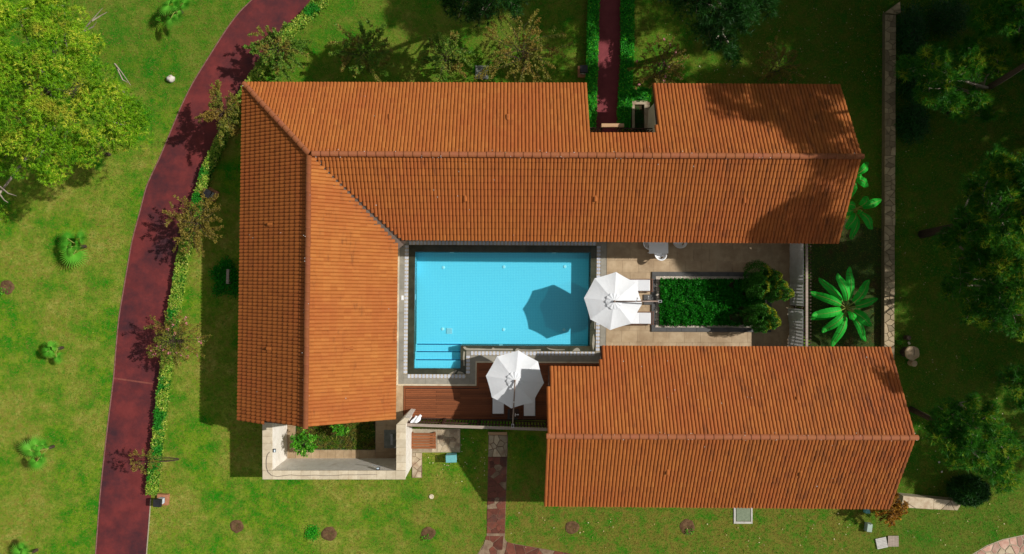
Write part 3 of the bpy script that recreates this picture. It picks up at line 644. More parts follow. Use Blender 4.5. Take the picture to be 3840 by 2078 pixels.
# ridge east end on the plane too
RE = on_plane(RE, NW, J, NE); sN[2] = RE
gap = 0.13; vd = (V0 - J).normalized(); vs_ = Vector((-vd.y, vd.x, 0)).normalized()   # towards NE side of the valley
J2 = J + Vector((0.12, -0.12, 0)); 
sS = [V0 + vs_ * gap, SE, RE, J, J2 + vs_ * gap]; sS = [sS[0], SE, RE, J]
sE = [J, V0 - vs_ * gap * 1.6, ES, RS]
sW = [NW, SW, RS, J]
def flip(O, E, poly): return (O, E, poly)
slopes = [(NE, NW, sN, 0.52), (V0 + vs_ * gap, SE, sS, 0.42), (ES, V0, sE, 0.72), (NW, SW, sW, 0.30)]  # tile tone per slope: sun angle painted in, palest east, darkest west
# walls
wm = MB(); 
def wall_poly(mb, pts, th, z1):
    for i in range(len(pts) - 1):
        a, b = Vector(pts[i]), Vector(pts[i + 1]); d = (b - a).normalized(); s = Vector((-d.y, d.x)) * th
        mb.prism([a, b, b + s, a + s], 0, z1 + i * 0.003)
ax = lambda x, y: Vector((x, y))
W0, W1 = NW.x + .6, ES.x - .6; Y0, Y1, YS = NE.y - .6, SE.y + .7, SW.y + .6
wall_poly(wm, [ax(W0, Y0), ax(W0 - .12, YS), ax(W1 - .1, YS), ax(W1, Y1), ax(NE.x - .9, Y1), ax(NE.x - .9, Y0 - .05), ax(n4.x + .5, Y0 - .05), ax(n3.x + .5, n3.y - .55), ax(n2.x - .5, n2.y - .55), ax(n1.x - .5, Y0), ax(W0, Y0)], -.22, 2.86)
for (xw, ya, yb, yr) in ((NE.x - .9, Y0 - .05, Y1, RE.y),):
    wm.add([(xw, ya, 2.86), (xw, yb, 2.86), (xw, yr, ZR - .35), (xw - .2, ya, 2.86), (xw - .2, yb, 2.86), (xw - .2, yr, ZR - .35)], [(0, 1, 2), (5, 4, 3), (0, 2, 5, 3), (1, 4, 5, 2)])
wm.add([(W0 - .12, YS, 2.86), (W1 - .1, YS, 2.86), (RS.x, YS, ZR - .3), (W0 - .12, YS + .2, 2.86), (W1 - .1, YS + .2, 2.86), (RS.x, YS + .2, ZR - .3)], [(0, 1, 2), (5, 4, 3), (0, 2, 5, 3), (1, 4, 5, 2)])
part('wall', wm, 'wall', villa)
for i in range(5):
    x = -3.8 + i * 2.3; part('glass_door', MB().box((x, Y1 - .236, 1.1), (1.6, .03, 2.2)), 'glassdoor', villa)
for i in range(3): part('glass_door', MB().box((W1 + .20, -0.2 - i * 2.0, 1.1), (.03, 1.5, 2.2)), 'glassdoor', villa)
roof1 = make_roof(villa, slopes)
for a_, b_ in ((NW + Vector((.05, -.05, .03)), J + Vector((0, 0, .03))), (J + Vector((.15, 0, .05)), RE + Vector((.08, 0, .05))), (RS + Vector((0, -.06, .05)), J + Vector((0, -.1, .05)))): cap_line(roof1, a_, b_)
mb = MB(); a_, b_ = J2, V0 + vd * .25
q = []; nseg = 26
for i in range(nseg + 1):
    c_ = a_.lerp(b_, i / nseg); wv = 0.05 * math.sin(i * 1.9) * math.sin(i * .7)
    q += [c_ + vs_ * (.20 + wv) + Vector((0, 0, .05)), c_ + Vector((0, 0, -.03)), c_ - vs_ * (.30 + wv) + Vector((0, 0, .16))]
mb.add(q, [(3 * i + k, 3 * i + k + 1, 3 * i + k + 4, 3 * i + k + 3) for i in range(nseg) for k in range(2)])
part('valley_flashing', mb, 'flash', roof1)

cot = thing('guest_house', P(2700, 1600), 'long orange-roofed gable pavilion south of the patio', 'house')
cN0 = P(2250, 1298, ZE); cNE = P(3339, 1303, ZE); cSE = P(3337, 1906, ZE); cSW = P(2040, 1895, ZE); cRW = P(2053, 1635, ZR); cRE = P(3432, 1640, ZR)
cRW = Vector((cRW.x, cRW.y, ZR)); 
nz = lambda p: on_plane(p, cN0, cNE, cRE)
rw = nz(cRW); k1 = P(2057, 1374, 3.38); k2 = P(2252, 1376, 3.38)
cN = [cN0, cNE, cRE, rw, nz(k1), nz(k2)]
cS = [cSW, cSE, cRE, rw]
slopes2 = [(cNE, cN0, [cN[1], cN[2], cN[3], cN[4], cN[5], cN[0]], 0.5), (cSW, cSE, [cSW, cSE, cRE, on_plane(rw, cSW, cSE, cRE)], 0.46)]  # tone again painted by sun angle, south slope a touch darker
wm = MB(); wall_poly(wm, [ax(rw.x + .45, cSW.y + .6), ax(rw.x + .45, k1.y - .5), ax(cN0.x + .5, k1.y - .55), ax(cN0.x + .5, cN0.y - .6), ax(cNE.x - .9, cNE.y - .6), ax(cNE.x - .9, cSE.y + .6), ax(rw.x + .45, cSW.y + .6)], -.22, 2.84)
for xw in (rw.x + .45, cNE.x - .9):
    sgn = .2 if xw < 5 else -.2
    wm.add([(xw, k1.y - .55 if xw < 5 else cNE.y - .6, 2.86), (xw, cSE.y + .6, 2.86), (xw, cRE.y, ZR - .35), (xw + sgn, k1.y - .55 if xw < 5 else cNE.y - .6, 2.86), (xw + sgn, cSE.y + .6, 2.86), (xw + sgn, cRE.y, ZR - .35)], [(0, 1, 2), (5, 4, 3), (0, 2, 5, 3), (1, 4, 5, 2)])
part('wall', wm, 'wall', cot)
for i in range(4): part('glass_door', MB().box((6.5 + i * 3, cN0.y - .59, 1.1), (1.7, .03, 2.2)), 'glassdoor', cot)
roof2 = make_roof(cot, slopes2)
cap_line(roof2, rw + Vector((-.05, 0, .05)), cRE + Vector((.08, 0, .05)))
# vent tiles and bird droppings on the roofs
def slope_hit(px, py, roofname):
    best = None
    for (O, E, poly, _) in (slopes if roofname == 1 else slopes2):
        a, b, c = poly[0], poly[1], poly[2]; n = (b - a).cross(c - a).normalized(); o = Vector((0, 0, H)); d = (P(px, py, 0) - o).normalized()
        t = (a - o).dot(n) / d.dot(n); p = o + d * t
        if inside((p.x, p.y), [(q.x, q.y) for q in poly]): best = (p, n if n.z > 0 else -n)
    return best
for (px, py, rf) in ((1463, 441, 1), (1903, 443, 1), (2810, 444, 1), (1744, 742, 1), (2232, 742, 1), (2790, 748, 1), (1018, 842, 1), (1014, 1307, 1), (1312, 990, 1), (1312, 1306, 1), (2502, 1765, 2), (2990, 1500, 2), (3000, 1770, 2)):
    h = slope_hit(px, py, rf)
    if not h: continue
    p, n = h; dn = Vector((n.x, n.y, -(n.x ** 2 + n.y ** 2) / n.z)).normalized(); s = n.cross(dn)
    mb = MB(); vs = []
    for (x, r) in ((-.16, .02), (-.05, .07), (.12, .10)):
        for k in range(7): t = math.pi * k / 6; vs.append(p + dn * x + s * math.cos(t) * (.05 + r * .5) + n * (.06 + math.sin(t) * r))
    mb.add(vs, [(i * 7 + k, i * 7 + k + 1, (i + 1) * 7 + k + 1, (i + 1) * 7 + k) for i in range(2) for k in range(6)], .4)
    part('vent_tile', mb, 'tile', roof1 if rf == 1 else roof2, True)
M['droppings'] = pmat('bird_lime', (.6, .58, .54), (.75, .73, .7), 9, 2, .9, bstr=0)
for rf, roof, segs, nn in ((1, roof1, [(J, RE, 42), (RS, J, 14), (NW, J, 3)], 45), (2, roof2, [(rw, cRE, 30)], 30)):
    mb = MB()
    def speck(p, r):
        mb.lathe(p, [(r, 0), (r * .8, .006)], 6)
    for (a_, b_, k) in segs:
        for _ in range(k):
            side = random.choice((-.10, .1, .16, -.16, .2)); d = (b_ - a_).normalized(); s = Vector((-d.y, d.x, 0)); p = a_.lerp(b_, random.random()) + s * side
            p.z += .05 + .145 * math.sqrt(max(0, 1 - (side / .15) ** 2)) + .01; speck(p, random.uniform(.009, .019))
    for _ in range(nn):
        h = slope_hit(random.uniform(900, 3200), random.uniform(320, 900) if random.random() < .7 else random.uniform(900, 1550), 1) if rf == 1 else slope_hit(random.uniform(2080, 3380), random.uniform(1320, 1880), 2)
        if h: speck(h[0] + Vector((0, 0, .09)), random.uniform(.01, .024))
    part('droppings', mb, 'droppings', roof, kind='stuff')

# ================================================================ POOL, PATIO, DECK
ZP = 0.06
def CQ(x0, y0, x1, y1): return [C(x0, y0), C(x1, y0), C(x1, y1), C(x0, y1)]
pool_out = [(1555, 946), (2213, 946), (2213, 1296), (1729, 1296), (1729, 1383), (1555, 1383)]
zf = -0.85
m = MB()
corn = [C(*p) for p in pool_out]
m.add([(c.x, c.y, zf) for c in corn[:3]] + [(corn[3].x, corn[3].y, zf), (C(1555, 1296).x, C(1555, 1296).y, zf)], [(0, 4, 3, 2, 1)])
for i in range(6):
    a_, b_ = corn[i], corn[(i + 1) % 6]; m.add([(a_.x, a_.y, -1.0), (b_.x, b_.y, -1.0), (b_.x, b_.y, .02), (a_.x, a_.y, .02)], [(0, 1, 2, 3)])
# three broad steps in the shallow corner
st = [(1296, 1323, -.62), (1323, 1352, -.42), (1352, 1383, -.22)]
for (y0, y1, z) in st: m.prism(CQ(1555, y0, 1729, y1), -1.0, z)
pool = struct('pool_basin', m, 'mosaic')
for (y0, y1, z) in st:
    part('step_edge', MB().prism(CQ(1560, y0 - 1.4, 1728, y0 + 2.2), z - .06, z + .004), 'navy', pool)
struct('water', MB().add([C(*p, -0.05) for p in pool_out], [(0, 1, 2, 3, 4, 5)][::-1]), 'water')
for (px, py) in ((1663, 1003), (1890, 1001), (2118, 1000), (1660, 1234), (1889, 1236), (2115, 1237)):
    part('pool_inlet', MB().lathe(P(px, py, zf) * 1.0, [(.085, 0), (.085, .02), (.06, .035)], 14), 'white_pl', pool)
mb = MB(); c_ = P(1686, 1241, zf)
for k in range(6): mb.box(c_ + Vector((-.14 + k * .056, 0, .03)), (.022, .32, .02)); mb.box(c_ + Vector((0, -.14 + k * .056, .034)), (.32, .02, .02))
part('floor_drain', mb, 'white_pl', pool)
for (px, py, dx, dy) in ((1692, 948, .22, .04), (2075, 948, .22, .04), (1557, 1115, .04, .3), (1880, 1294, .2, .04)):
    part('wall_nozzle', MB().box(C(px, py, -.25), (dx, dy, .1)), 'white_pl', pool)
# stone rings round the water: wet coping, overflow grate, grey border, pale edge
ringp = tag(link('pool_surround', None, None), kind='group')
def band(name, x0, y0, x1, y1, z0, z1, mat, seglen=1.0, par=None, jit=.004):
    horiz = (x1 - x0) > (y1 - y0); ln = (x1 - x0 if horiz else y1 - y0) / 69.2; n = max(1, round(ln / seglen)); out = []
    for i in range(n):
        a, b = i / n, (i + 1) / n
        if horiz: q = CQ(x0 + (x1 - x0) * a + .35 * (i > 0), y0, x0 + (x1 - x0) * b - .0, y1)
        else: q = CQ(x0, y0 + (y1 - y0) * a + .35 * (i > 0), x1, y0 + (y1 - y0) * b)
        part(name, MB().prism(q, z0, z1 + random.uniform(-jit, jit) * .5, random.random(), .004), mat, par)
sub = struct('pool_terrace', MB().prism(CQ(1497, 890, 1555, 1450), -1.2, .0).prism(CQ(2213, 890, 2275, 1450), -1.2, .0).prism(CQ(1555, 890, 2213, 946), -1.2, .003).prism(CQ(1729, 1296, 2213, 1450), -1.2, .003).prism(CQ(1555, 1383, 1729, 1450), -1.2, -.003), 'mortar_s')
COL.objects.unlink(ringp); bpy.data.objects.remove(ringp)
zc = ZP
for (x0, y0, x1, y1) in ((1531, 921, 1555, 1404), (2213, 921, 2234, 1317), (1555, 921, 2213, 946), (1729, 1296, 2213, 1316.5), (1555, 1383, 1729, 1404), (1729, 1316.5, 1750, 1404)):
    band('coping_stone', x0, y0, x1, y1, -.12, zc - .012, 'wet_stone', 1.15, sub)
for (x0, y0, x1, y1) in ((1497, 907, 1516, 1441), (2251, 905, 2272, 1355), (1516, 1419, 1765, 1441), (1766, 1333, 1786, 1441), (1786, 1333, 2251, 1355), (1497, 890, 2272, 905)):
    band('border_stone', x0, y0, x1, y1, 0, zc, 'grey_stone', 1.25, sub)
for (x0, y0, x1, y1) in ((1750, 1316.5, 1767, 1333), (1516, 1404, 1531, 1419), (1516, 905, 1531, 921), (2234, 905, 2251, 921), (2234, 1317, 2251, 1333), (1750, 1404, 1766, 1419)):
    part('corner_stone', MB().prism(CQ(x0 + .4, y0 + .4, x1 - .4, y1 - .4), 0, zc + .004, .4, .005), 'grey_stone', sub)
def grate(x0, y0, x1, y1):
    g = part('overflow_grate', MB().prism(CQ(x0 + .3, y0 + .3, x1 - .3, y1 - .3), 0, zc - .012), 'grate', sub)
    horiz = (x1 - x0) > (y1 - y0); ln = x1 - x0 if horiz else y1 - y0; n = int(ln / 13.6); mb = MB(); step_ = ln / n
    for i in range(n):
        a = i * step_ + 1.2; b = a + step_ * .62
        if horiz: mb.prism(CQ(x0 + a, y0 + .6, x0 + b, y1 - .6), zc - .02, zc)
        else: mb.prism(CQ(x0 + .6, y0 + a, x1 - .6, y0 + b), zc - .02, zc)
    if horiz: mb.prism(CQ(x0 + 1, (y0 + y1) / 2 - 1, x1 - 1, (y0 + y1) / 2 + 1), zc - .02, zc + .004)
    else: mb.prism(CQ((x0 + x1) / 2 - 1, y0 + 1, (x0 + x1) / 2 + 1, y1 - 1), zc - .02, zc + .004)
    o = part('grate_bars', mb, 'grate_w', sub, kind='stuff')
grate(1516, 921, 1531, 1404); grate(1531, 905, 2234, 920); grate(2235, 921, 2250, 1317); grate(1767, 1317, 2234, 1332.5); grate(1531, 1404, 1750, 1419); grate(1750.5, 1333, 1765.5, 1404)
# pale dried splash stains on the coping (own shape, cut out of the film of water)
mb = MB()
for (pts) in ([(1738, 1302), (1746, 1300), (1751, 1305), (1765, 1307), (1790, 1307), (1845, 1309), (1850, 1303), (1858, 1307), (1925, 1308), (1925, 1314), (1752, 1315), (1742, 1309)],
              [(1934, 1312), (1940, 1306), (1955, 1310), (1990, 1311), (2030, 1309), (2030, 1314), (1934, 1315.5)],
              [(2050, 1302), (2066, 1307), (2090, 1310), (2120, 1310), (2120, 1312), (2086, 1313), (2062, 1310)],
              [(2148, 1315), (2158, 1306), (2166, 1303), (2174, 1307), (2178, 1315)],
              [(1698, 1397), (1712, 1387), (1716, 1390), (1706, 1402), (1686, 1402)], [(1716, 1402), (1722, 1392), (1735, 1396), (1745, 1402)],
              [(1740, 1318), (1746, 1320), (1744, 1345), (1746, 1372), (1740, 1372), (1738, 1340)], [(2224, 1262), (2228, 1250), (2232, 1275), (2230, 1300), (2226, 1314), (2222, 1290)], [(2230, 1120), (2233, 1120), (2233, 1235), (2230, 1230)]):
    mb.add([C(px, py, zc - .0045) for px, py in pts], [tuple(range(len(pts)))])
part('dry_patch', mb, 'dry_stone', sub)
mb = MB().box(C(1509, 1118.5, zc + .012), (.115, .245, .018), bev=.003); sign = solo('depth_marker', mb, 'white_pl', 'small white depth sign lying on the grey border west of the pool', 'sign')
mb = MB()
for k, (dx, dy, a, b) in enumerate(((0.02, .055, .018, .006), (-.012, .075, .006, .03), (.0, .04, .03, .006), (0.01, .02, .02, .006), (.0, .0, .03, .005), (.015, -.02, .012, .005), (0, -.075, .03, .03))):
    mb.box(C(1509, 1118.5, zc + .0225) + Vector((dx, dy, 0)), (a, b, .002))
part('print', mb, 'ink', sign)
# travertine terrace
def slab_field(parent, x0, y0, x1, y1, z, sx, sy, mat, name='paving_slab', holes=(), brick=True, seed=3):
    rnd = random.Random(seed); ny = max(1, round((y1 - y0) / sy)); nx = max(1, round((x1 - x0) / sx)); dy = (y1 - y0) / ny; dx = (x1 - x0) / nx
    for j in range(ny):
        o = (dx / 2 if (j % 2 and brick) else 0); xs = [x0] + [x0 + o + i * dx for i in range(0 if o else 1, nx + 1) if x0 + 1 < x0 + o + i * dx < x1 - 1] + [x1]
        for a, b in zip(xs, xs[1:]):
            ya, yb = y0 + j * dy, y0 + (j + 1) * dy
            if any(a >= h[0] - 1 and b <= h[2] + 1 and ya >= h[1] - 1 and yb <= h[3] + 1 for h in holes): continue
            part(name, MB().prism(CQ(a + .2, ya + .2, b - .2, yb - .2), -.02, z + rnd.uniform(-.0015, .0015), rnd.random(), .003), mat, parent)
patio = struct('patio', MB().prism(CQ(2272.5, 885, 2985, 1330), -.1, .035), 'mortar')
slab_field(patio, 2273, 888, 2980, 1325, ZP, 59, 43.7, 'trav', holes=[(2460, 1040, 2880, 1225)])
edge = struct('terrace_edge', MB().prism(CQ(1478, 905, 1497, 1446), -.1, ZP).prism(CQ(1497, 1441, 1790, 1447), -.1, ZP + .004).prism(CQ(1786, 1355, 1790, 1441), -.1, ZP + .006).prism(CQ(1786, 1355, 2300, 1360), -.1, ZP + .002), 'trav_cap')
side = struct('terrace_walk', MB().prism(CQ(1478, 1447, 1516, 1600), -.1, ZP), 'trav')
# timber deck
deck = struct('deck', MB().prism(CQ(1517, 1448, 1792, 1575), -.05, .02).prism(CQ(1792, 1361, 2300, 1575), -.05, .021), 'wood_dark')
rnd = random.Random(5)
def board(x0, y0, x1, y1): part('board', MB().prism(CQ(x0 + .4, y0 + .55, x1 - .4, y1 - .55), .02, ZP + rnd.uniform(-.003, .003), rnd.random(), .004), 'deck', deck)
for (x0, y0, x1, y1) in ((1517, 1448, 1798, 1455.5), (1790.5, 1361, 1798, 1448), (1798, 1361, 2300, 1368.5), (1517, 1455.5, 1524.5, 1570)): board(x0, y0, x1, y1)
y = 1368.5; r_ = 0
while y < 1568:
    x0 = 1798 if y < 1455 else 1524.5; cuts = [x0] + sorted({c for c in ((1640, 1880, 2100) if r_ % 2 else (1730, 1960, 2180)) if c > x0 + 30}) + [2300]
    for a, b in zip(cuts, cuts[1:]): board(a, y, b, y + 7.5)
    y += 7.5; r_ += 1
# ================================================================ COURTYARD (south-west)
ZW = 2.45
cw = thing('courtyard_wall', P(1250, 1750), 'high pale stone wall with flat capstones enclosing the small courtyard south-west of the villa', 'wall')
oL, oB, oR = P(986, 1500, ZW).x, P(1250, 1796, ZW).y, P(1518, 1700, ZW).x
iL, iB, iR = P(1018, 1500, ZW).x, P(1250, 1766, ZW).y, P(1487, 1700, ZW).x
yT = P(1000, 1560, ZW).y; yTR = P(1500, 1594, ZW).y
mb = MB().prism([(oL, oB), (iL, iB), (iL, yT), (oL, yT)], 0, ZW - .06)
mb.prism([(oL + .001, oB), (oR, oB - .02), (iR, iB), (iL, iB)], 0, ZW - .062).prism([(oR, oB - .02), (oR + .03, yTR), (iR + .03, yTR), (iR, iB)], 0, ZW - .064)
dg = [P(1487, 1594, ZW), P(1519, 1594, ZW), P(1534, 1569, ZW), P(1516, 1567, ZW)]
mb.prism([(q.x, q.y) for q in dg], 0, ZW - .066); part('wall_body', mb, 'white_wall', cw)
rnd = random.Random(9)
def caps(a, b, w_out, w_in, step_):
    pass
n = 8
for i in range(n):
    ya, yb = oB + .42 + (yT - oB - .42) * i / n, oB + .42 + (yT - oB - .42) * (i + 1) / n
    part('capstone', MB().prism([(oL - .03, ya + .006), (iL + .03, ya + .006), (iL + .03, yb), (oL - .03, yb)], ZW - .06, ZW + rnd.uniform(-.003, .003), rnd.random(), .006), 'trav_cap', cw)
n = 15
for i in range(n):
    xa, xb = oL + .0 + (oR - oL) * i / n, oL + (oR - oL) * (i + 1) / n
    part('capstone', MB().prism([(xa - .03 * (i == 0) + .006, oB - .03), (xb + .03 * (i == n - 1), oB - .03), (xb + .03 * (i == n - 1), iB + .012), (xa + .006 - .03 * (i == 0), iB + .012)], ZW - .059, ZW + rnd.uniform(-.003, .003), rnd.random(), .006), 'trav_cap', cw)
n = 6
for i in range(n):
    ya, yb = iB + .02 + (yTR - iB) * i / n, iB + .02 + (yTR - iB) * (i + 1) / n
    part('capstone', MB().prism([(iR - .02, ya + .006), (oR + .04, ya + .006), (oR + .05, yb), (iR - .01, yb)], ZW - .06, ZW + rnd.uniform(-.003, .003), rnd.random(), .006), 'trav_cap', cw)
part('capstone', MB().prism([(q.x, q.y) for q in (dg[0] + Vector((0, .03, 0)), dg[1] + Vector((.03, .03, 0)), dg[2] + Vector((.03, 0, 0)), dg[3])], ZW - .06, ZW + .006, .5, .006), 'trav_cap', cw)
cf = struct('courtyard_paving', MB().prism([(iL, iB), (iR, iB), (P(1495, 1560).x, P(1495, 1560).y), (iL, P(1000, 1560).y)], -.02, .02), 'mortar')
def xq(x0, y0, x1, y1): a, b = P(x0, y1), P(x1, y0); return [(a.x, a.y), (b.x, a.y), (b.x, b.y), (a.x, b.y)]
for (x0, y0, x1, y1, nx, ny) in ((1078, 1570, 1108, 1720, 1, 5), (1109, 1687, 1408, 1730, 10, 1), (1409, 1560, 1494, 1730, 2, 5)):
    for i in range(nx):
        for j in range(ny):
            part('paving_slab', MB().prism(xq(x0 + (x1 - x0) * i / nx + .3, y0 + (y1 - y0) * j / ny + .3, x0 + (x1 - x0) * (i + 1) / nx - .1, y0 + (y1 - y0) * (j + 1) / ny - .1), 0, .05 + rnd.uniform(-.002, .002), rnd.random(), .004), 'trav', cf)
struct('courtyard_bed', MB().prism(xq(1110, 1560, 1408, 1686), 0, .035), 'soil_dk')
tray = solo('shower_tray', MB().prism(xq(1441, 1611, 1485, 1680), .045, .065, .5, .006), 'concrete_d', 'dark square shower tray with a drain grille set in the courtyard paving', 'shower tray')
mb = MB()
for k in range(14): mb.box(P(1468.5, 1629 + k * 2.9, .07), (.11, .018, .012))
part('drain_grille', mb, 'metal', tray)
mb = MB()      # garden hose lying along the wall top
pts = [(1012, 1695), (1003, 1705), (999, 1725), (999, 1750), (1005, 1770), (1018, 1783), (1040, 1788), (1065, 1784), (1090, 1781), (1120, 1784), (1150, 1784), (1180, 1782), (1215, 1784), (1250, 1784), (1285, 1781), (1330, 1781), (1380, 1780), (1414, 1780)]
solo('cable', mb.tube([P(x, y, ZW + .022) for x, y in pts], .013, 5), 'rope', 'thin dark cable snaking along the top of the courtyard wall', 'cable', smooth=True)
def spot(px, py, z, ang, label):
    p = P(px, py, z); t = thing('wall_spotlight', p, label, 'spotlight', 'spotlights on the courtyard wall')
    Rz = Matrix.Rotation(ang, 3, 'Z')
    part('bracket', MB().box(p + Rz @ Vector((-.10, 0, -.02)), (.12, .05, .04), ang), 'metal', t)
    part('lamp_head', MB().box(p, (.14, .16, .12), rot=Rz @ Matrix.Rotation(R(25), 3, 'Y'), bev=.015), 'black', t)
    part('lens', MB().box(p + Rz @ Vector((.03, 0, .064)), (.07, .12, .01), rot=Rz @ Matrix.Rotation(R(25), 3, 'Y')), 'frost', t)
spot(1029, 1690, 2.3, 0, 'small black spotlight on the west inner face of the courtyard wall')
spot(1418, 1758, 2.3, R(90), 'small black spotlight on the south inner face of the courtyard wall')
solo('wall_rail', MB().tube([P(1395, 1743, 2.2), P(1430, 1750, 2.25)], .02, 6), 'metal', 'short white rail bracket above the south wall spotlight in the courtyard', 'rail')
solo('shower_tap', MB().box(P(1484, 1678, 1.1), (.09, .05, .05), bev=.01).lathe(P(1481, 1678, 1.06), [(.03, 0), (.035, .05), (.02, .09)], 8), 'metal', 'small chrome tap on the east inner face of the courtyard wall', 'tap')
shrub('flowering_shrub', 1140, 1664, 1.25, 52, 'bright', 'bright green leafy shrub leaning at the west wall inside the courtyard', 18, 26, .12, base_px=(1150, 1660), seed=3, tr=.025, sec=2)
shrub('flowering_shrub', 1275, 1604, .9, 30, 'bright', 'small light green shrub with one white bloom in the courtyard bed', 10, 16, .12, base_px=(1262, 1606), tr=.02, sec=1)
# grass clumps in the bed
c = rng.uniform([P(1115, 1600).x, P(1115, 1683).y, .04], [P(1405, 1600).x, P(1405, 1565).y, .10], (2600, 3))
np_part('bed_grass', needle_tufts(c, np.tile([0, 0, .9], (len(c), 1)), np.full(len(c), .14), 4, .02), 'grass', None, 'stuff')
# rubble pads east of the courtyard
pad = struct('stone_pad', MB().prism(xq(1543, 1608, 1726, 1696), -.02, .04), 'mortar')
flagstones(pad, [[P(1640, 1612), P(1724, 1612), P(1724, 1694), P(1640, 1694)]], .30, .02, .03, .056, ['stone_tan'], 11)
flagstones(pad, [[P(1545, 1676), P(1638, 1676), P(1638, 1694), P(1545, 1694)]], .30, .02, .03, .056, ['stone_tan'], 12)
flagstones(struct('stone_strip', MB().prism(xq(1545, 1697, 1583, 1791), -.02, .03), 'mortar_d'), [[P(1546, 1698), P(1582, 1698), P(1579, 1790), P(1546, 1790)]], .30, .03, .02, .042, ['stone_tan'], 13)
t = thing('slatted_bench', P(1590, 1643), 'low brown slatted timber platform on the stone pad beside the courtyard wall', 'bench')
for k in range(6):
    y = 1619.5 + k * 10.0; part('slat', MB().prism(xq(1544, y, 1637, y + 8.2), .26, .30, rnd.random(), .006), 'wood', t)
for x in (1548, 1631): part('rail', MB().prism(xq(x - 3, 1618, x + 3, 1676), .18, .258), 'wood', t)
for x in (1548, 1631):
    for y in (1621, 1671): part('leg', MB().prism(xq(x - 3, y - 3, x + 3, y + 3), 0, .178), 'wood', t)
t = thing('utility_cabinet', P(1697, 1716), 'teal electrical cabinet on the lawn at the corner of the stone pad', 'cabinet')
part('cabinet_body', MB().prism([P(1676, 1699), P(1713, 1697), P(1714, 1722), P(1677, 1723)], 0, .55, .5, .01), 'teal', t)
part('cabinet_lid', MB().prism([P(1674.5, 1697.5), P(1714.5, 1695.5), P(1715.5, 1723.5), P(1675.5, 1724.5)], .55, .60, .5, .02), 'teal', t)
solo('ground_light', MB().lathe(P(1618, 1862), [(.125, 0), (.13, .04), (.10, .06), (.07, .045)], 18), 'trav_cap', 'small round in-ground light with a pale ring on the south lawn', 'light')

# ================================================================ PICKET FENCES
def fence(name, a, b, h, label, rail_mat, side, pitch=.172, rail_w=.15, picket_h=.0, cat='fence', posts=3, slot=(), poff=.075):
    """a,b: base points; side: +1 pickets stand left of a->b"""
    a, b = Vector(a), Vector(b); d = (b - a); Ln = d.length; d.normalize(); s = Vector((-d.y, d.x, 0)); t = thing(name, a.lerp(b, .5), label, cat); ang = math.atan2(d.y, d.x)
    n = int(Ln / pitch)
    for i in range(n):
        p = a + d * (i + .5) * Ln / n
        part('picket', MB().box(p + s * side * poff + Vector((0, 0, (h + picket_h) / 2 + .04)), (.075, .04, h + picket_h - .08), ang, rnd.random()), 'wood_dark', t)
    part('top_rail', MB().box(a.lerp(b, .5) - s * side * .02 + Vector((0, 0, h + .02)), (Ln, rail_w, .05), ang, bev=.006), rail_mat, t)
    part('bottom_rail', MB().box(a.lerp(b, .5) + s * side * (poff - .075) + Vector((0, 0, .12)), (Ln, .05, .09), ang), 'wood_dark', t)
    part('middle_rail', MB().box(a.lerp(b, .5) + s * side * (poff - .075) + Vector((0, 0, h * .55)), (Ln, .05, .08), ang), 'wood_dark', t)
    for k in range(posts):
        part('post', MB().box(a + d * Ln * (k + .02) / (posts - 1 + .04) + Vector((0, 0, h / 2 - .01)), (.1, .1, h - .02), ang), 'wood_dark', t)
    return t
zf_ = 1.95
a_ = P(1520, 1594, zf_); b_ = P(2060, 1612, zf_)
fence('picket_fence', (a_.x, a_.y, 0), (b_.x, b_.y, 0), zf_, 'tall dark picket fence with a pale top rail closing the south side of the deck', 'wood_grey', -1, .165, .145, -.06, posts=5)
a_ = P(3026, 880, zf_); b_ = P(3026, 1330, zf_)
fence('picket_fence', (a_.x, a_.y, 0), (b_.x, b_.y, 0), zf_, 'dark picket fence with a pale top rail along the east end of the patio', 'wood_grey', 1, .170, .12, .02, posts=6, poff=.19)
a_ = P(2206, 482, 1.75); b_ = P(2258, 482, 1.75); fence('picket_fence', (a_.x, a_.y, 0), (b_.x, b_.y, 0), 1.75, 'short dark picket fence left of the garden gate in the villa notch', 'wood_dark', -1, .17, .05, .08, posts=2)
a_ = P(2325, 484, 1.75); b_ = P(2464, 484, 1.75); fence('picket_fence', (a_.x, a_.y, 0), (b_.x, b_.y, 0), 1.75, 'dark picket fence behind the stone planter in the villa notch', 'wood_dark', -1, .17, .05, .08, posts=2)
t = thing('garden_gate', P(2297, 478), 'light timber beam over the dark gate at the end of the red garden path', 'gate')
c_ = P(2297.5, 470.5, 2.25)
part('lintel', MB().box(c_, (1.15, .18, .12), bev=.01), 'wood_light', t)
for s_ in (-.5, .5): part('post', MB().box((c_.x + s_, c_.y, 1.09), (.1, .1, 2.19)), 'wood_dark', t)
# towel on the deck fence
mb = MB(); nx, ny = 12, 9; vs = []
a0 = P(1552, 1558, 2.02); 
for j in range(ny):
    for i in range(nx):
        u, v = i / (nx - 1), j / (ny - 1); px = 1557 + 27 * u - 18 * v + 3 * math.sin(v * 6 + u * 4); py = 1558 + 28 * v + 3 * math.sin(u * 7) * (1 - v); z = 1.72 + .30 * v + .04 * math.sin(u * 9 + v * 3)
        vs.append(P(px, py, z))
mb.add(vs, [(j * nx + i, j * nx + i + 1, (j + 1) * nx + i + 1, (j + 1) * nx + i) for j in range(ny - 1) for i in range(nx - 1)])
tw = solo('towel', mb, 'white_cloth', 'crumpled white towel hung over the west end of the deck fence', 'towel', smooth=True); md = tw.modifiers.new('thick', 'SOLIDIFY'); md.thickness = .02
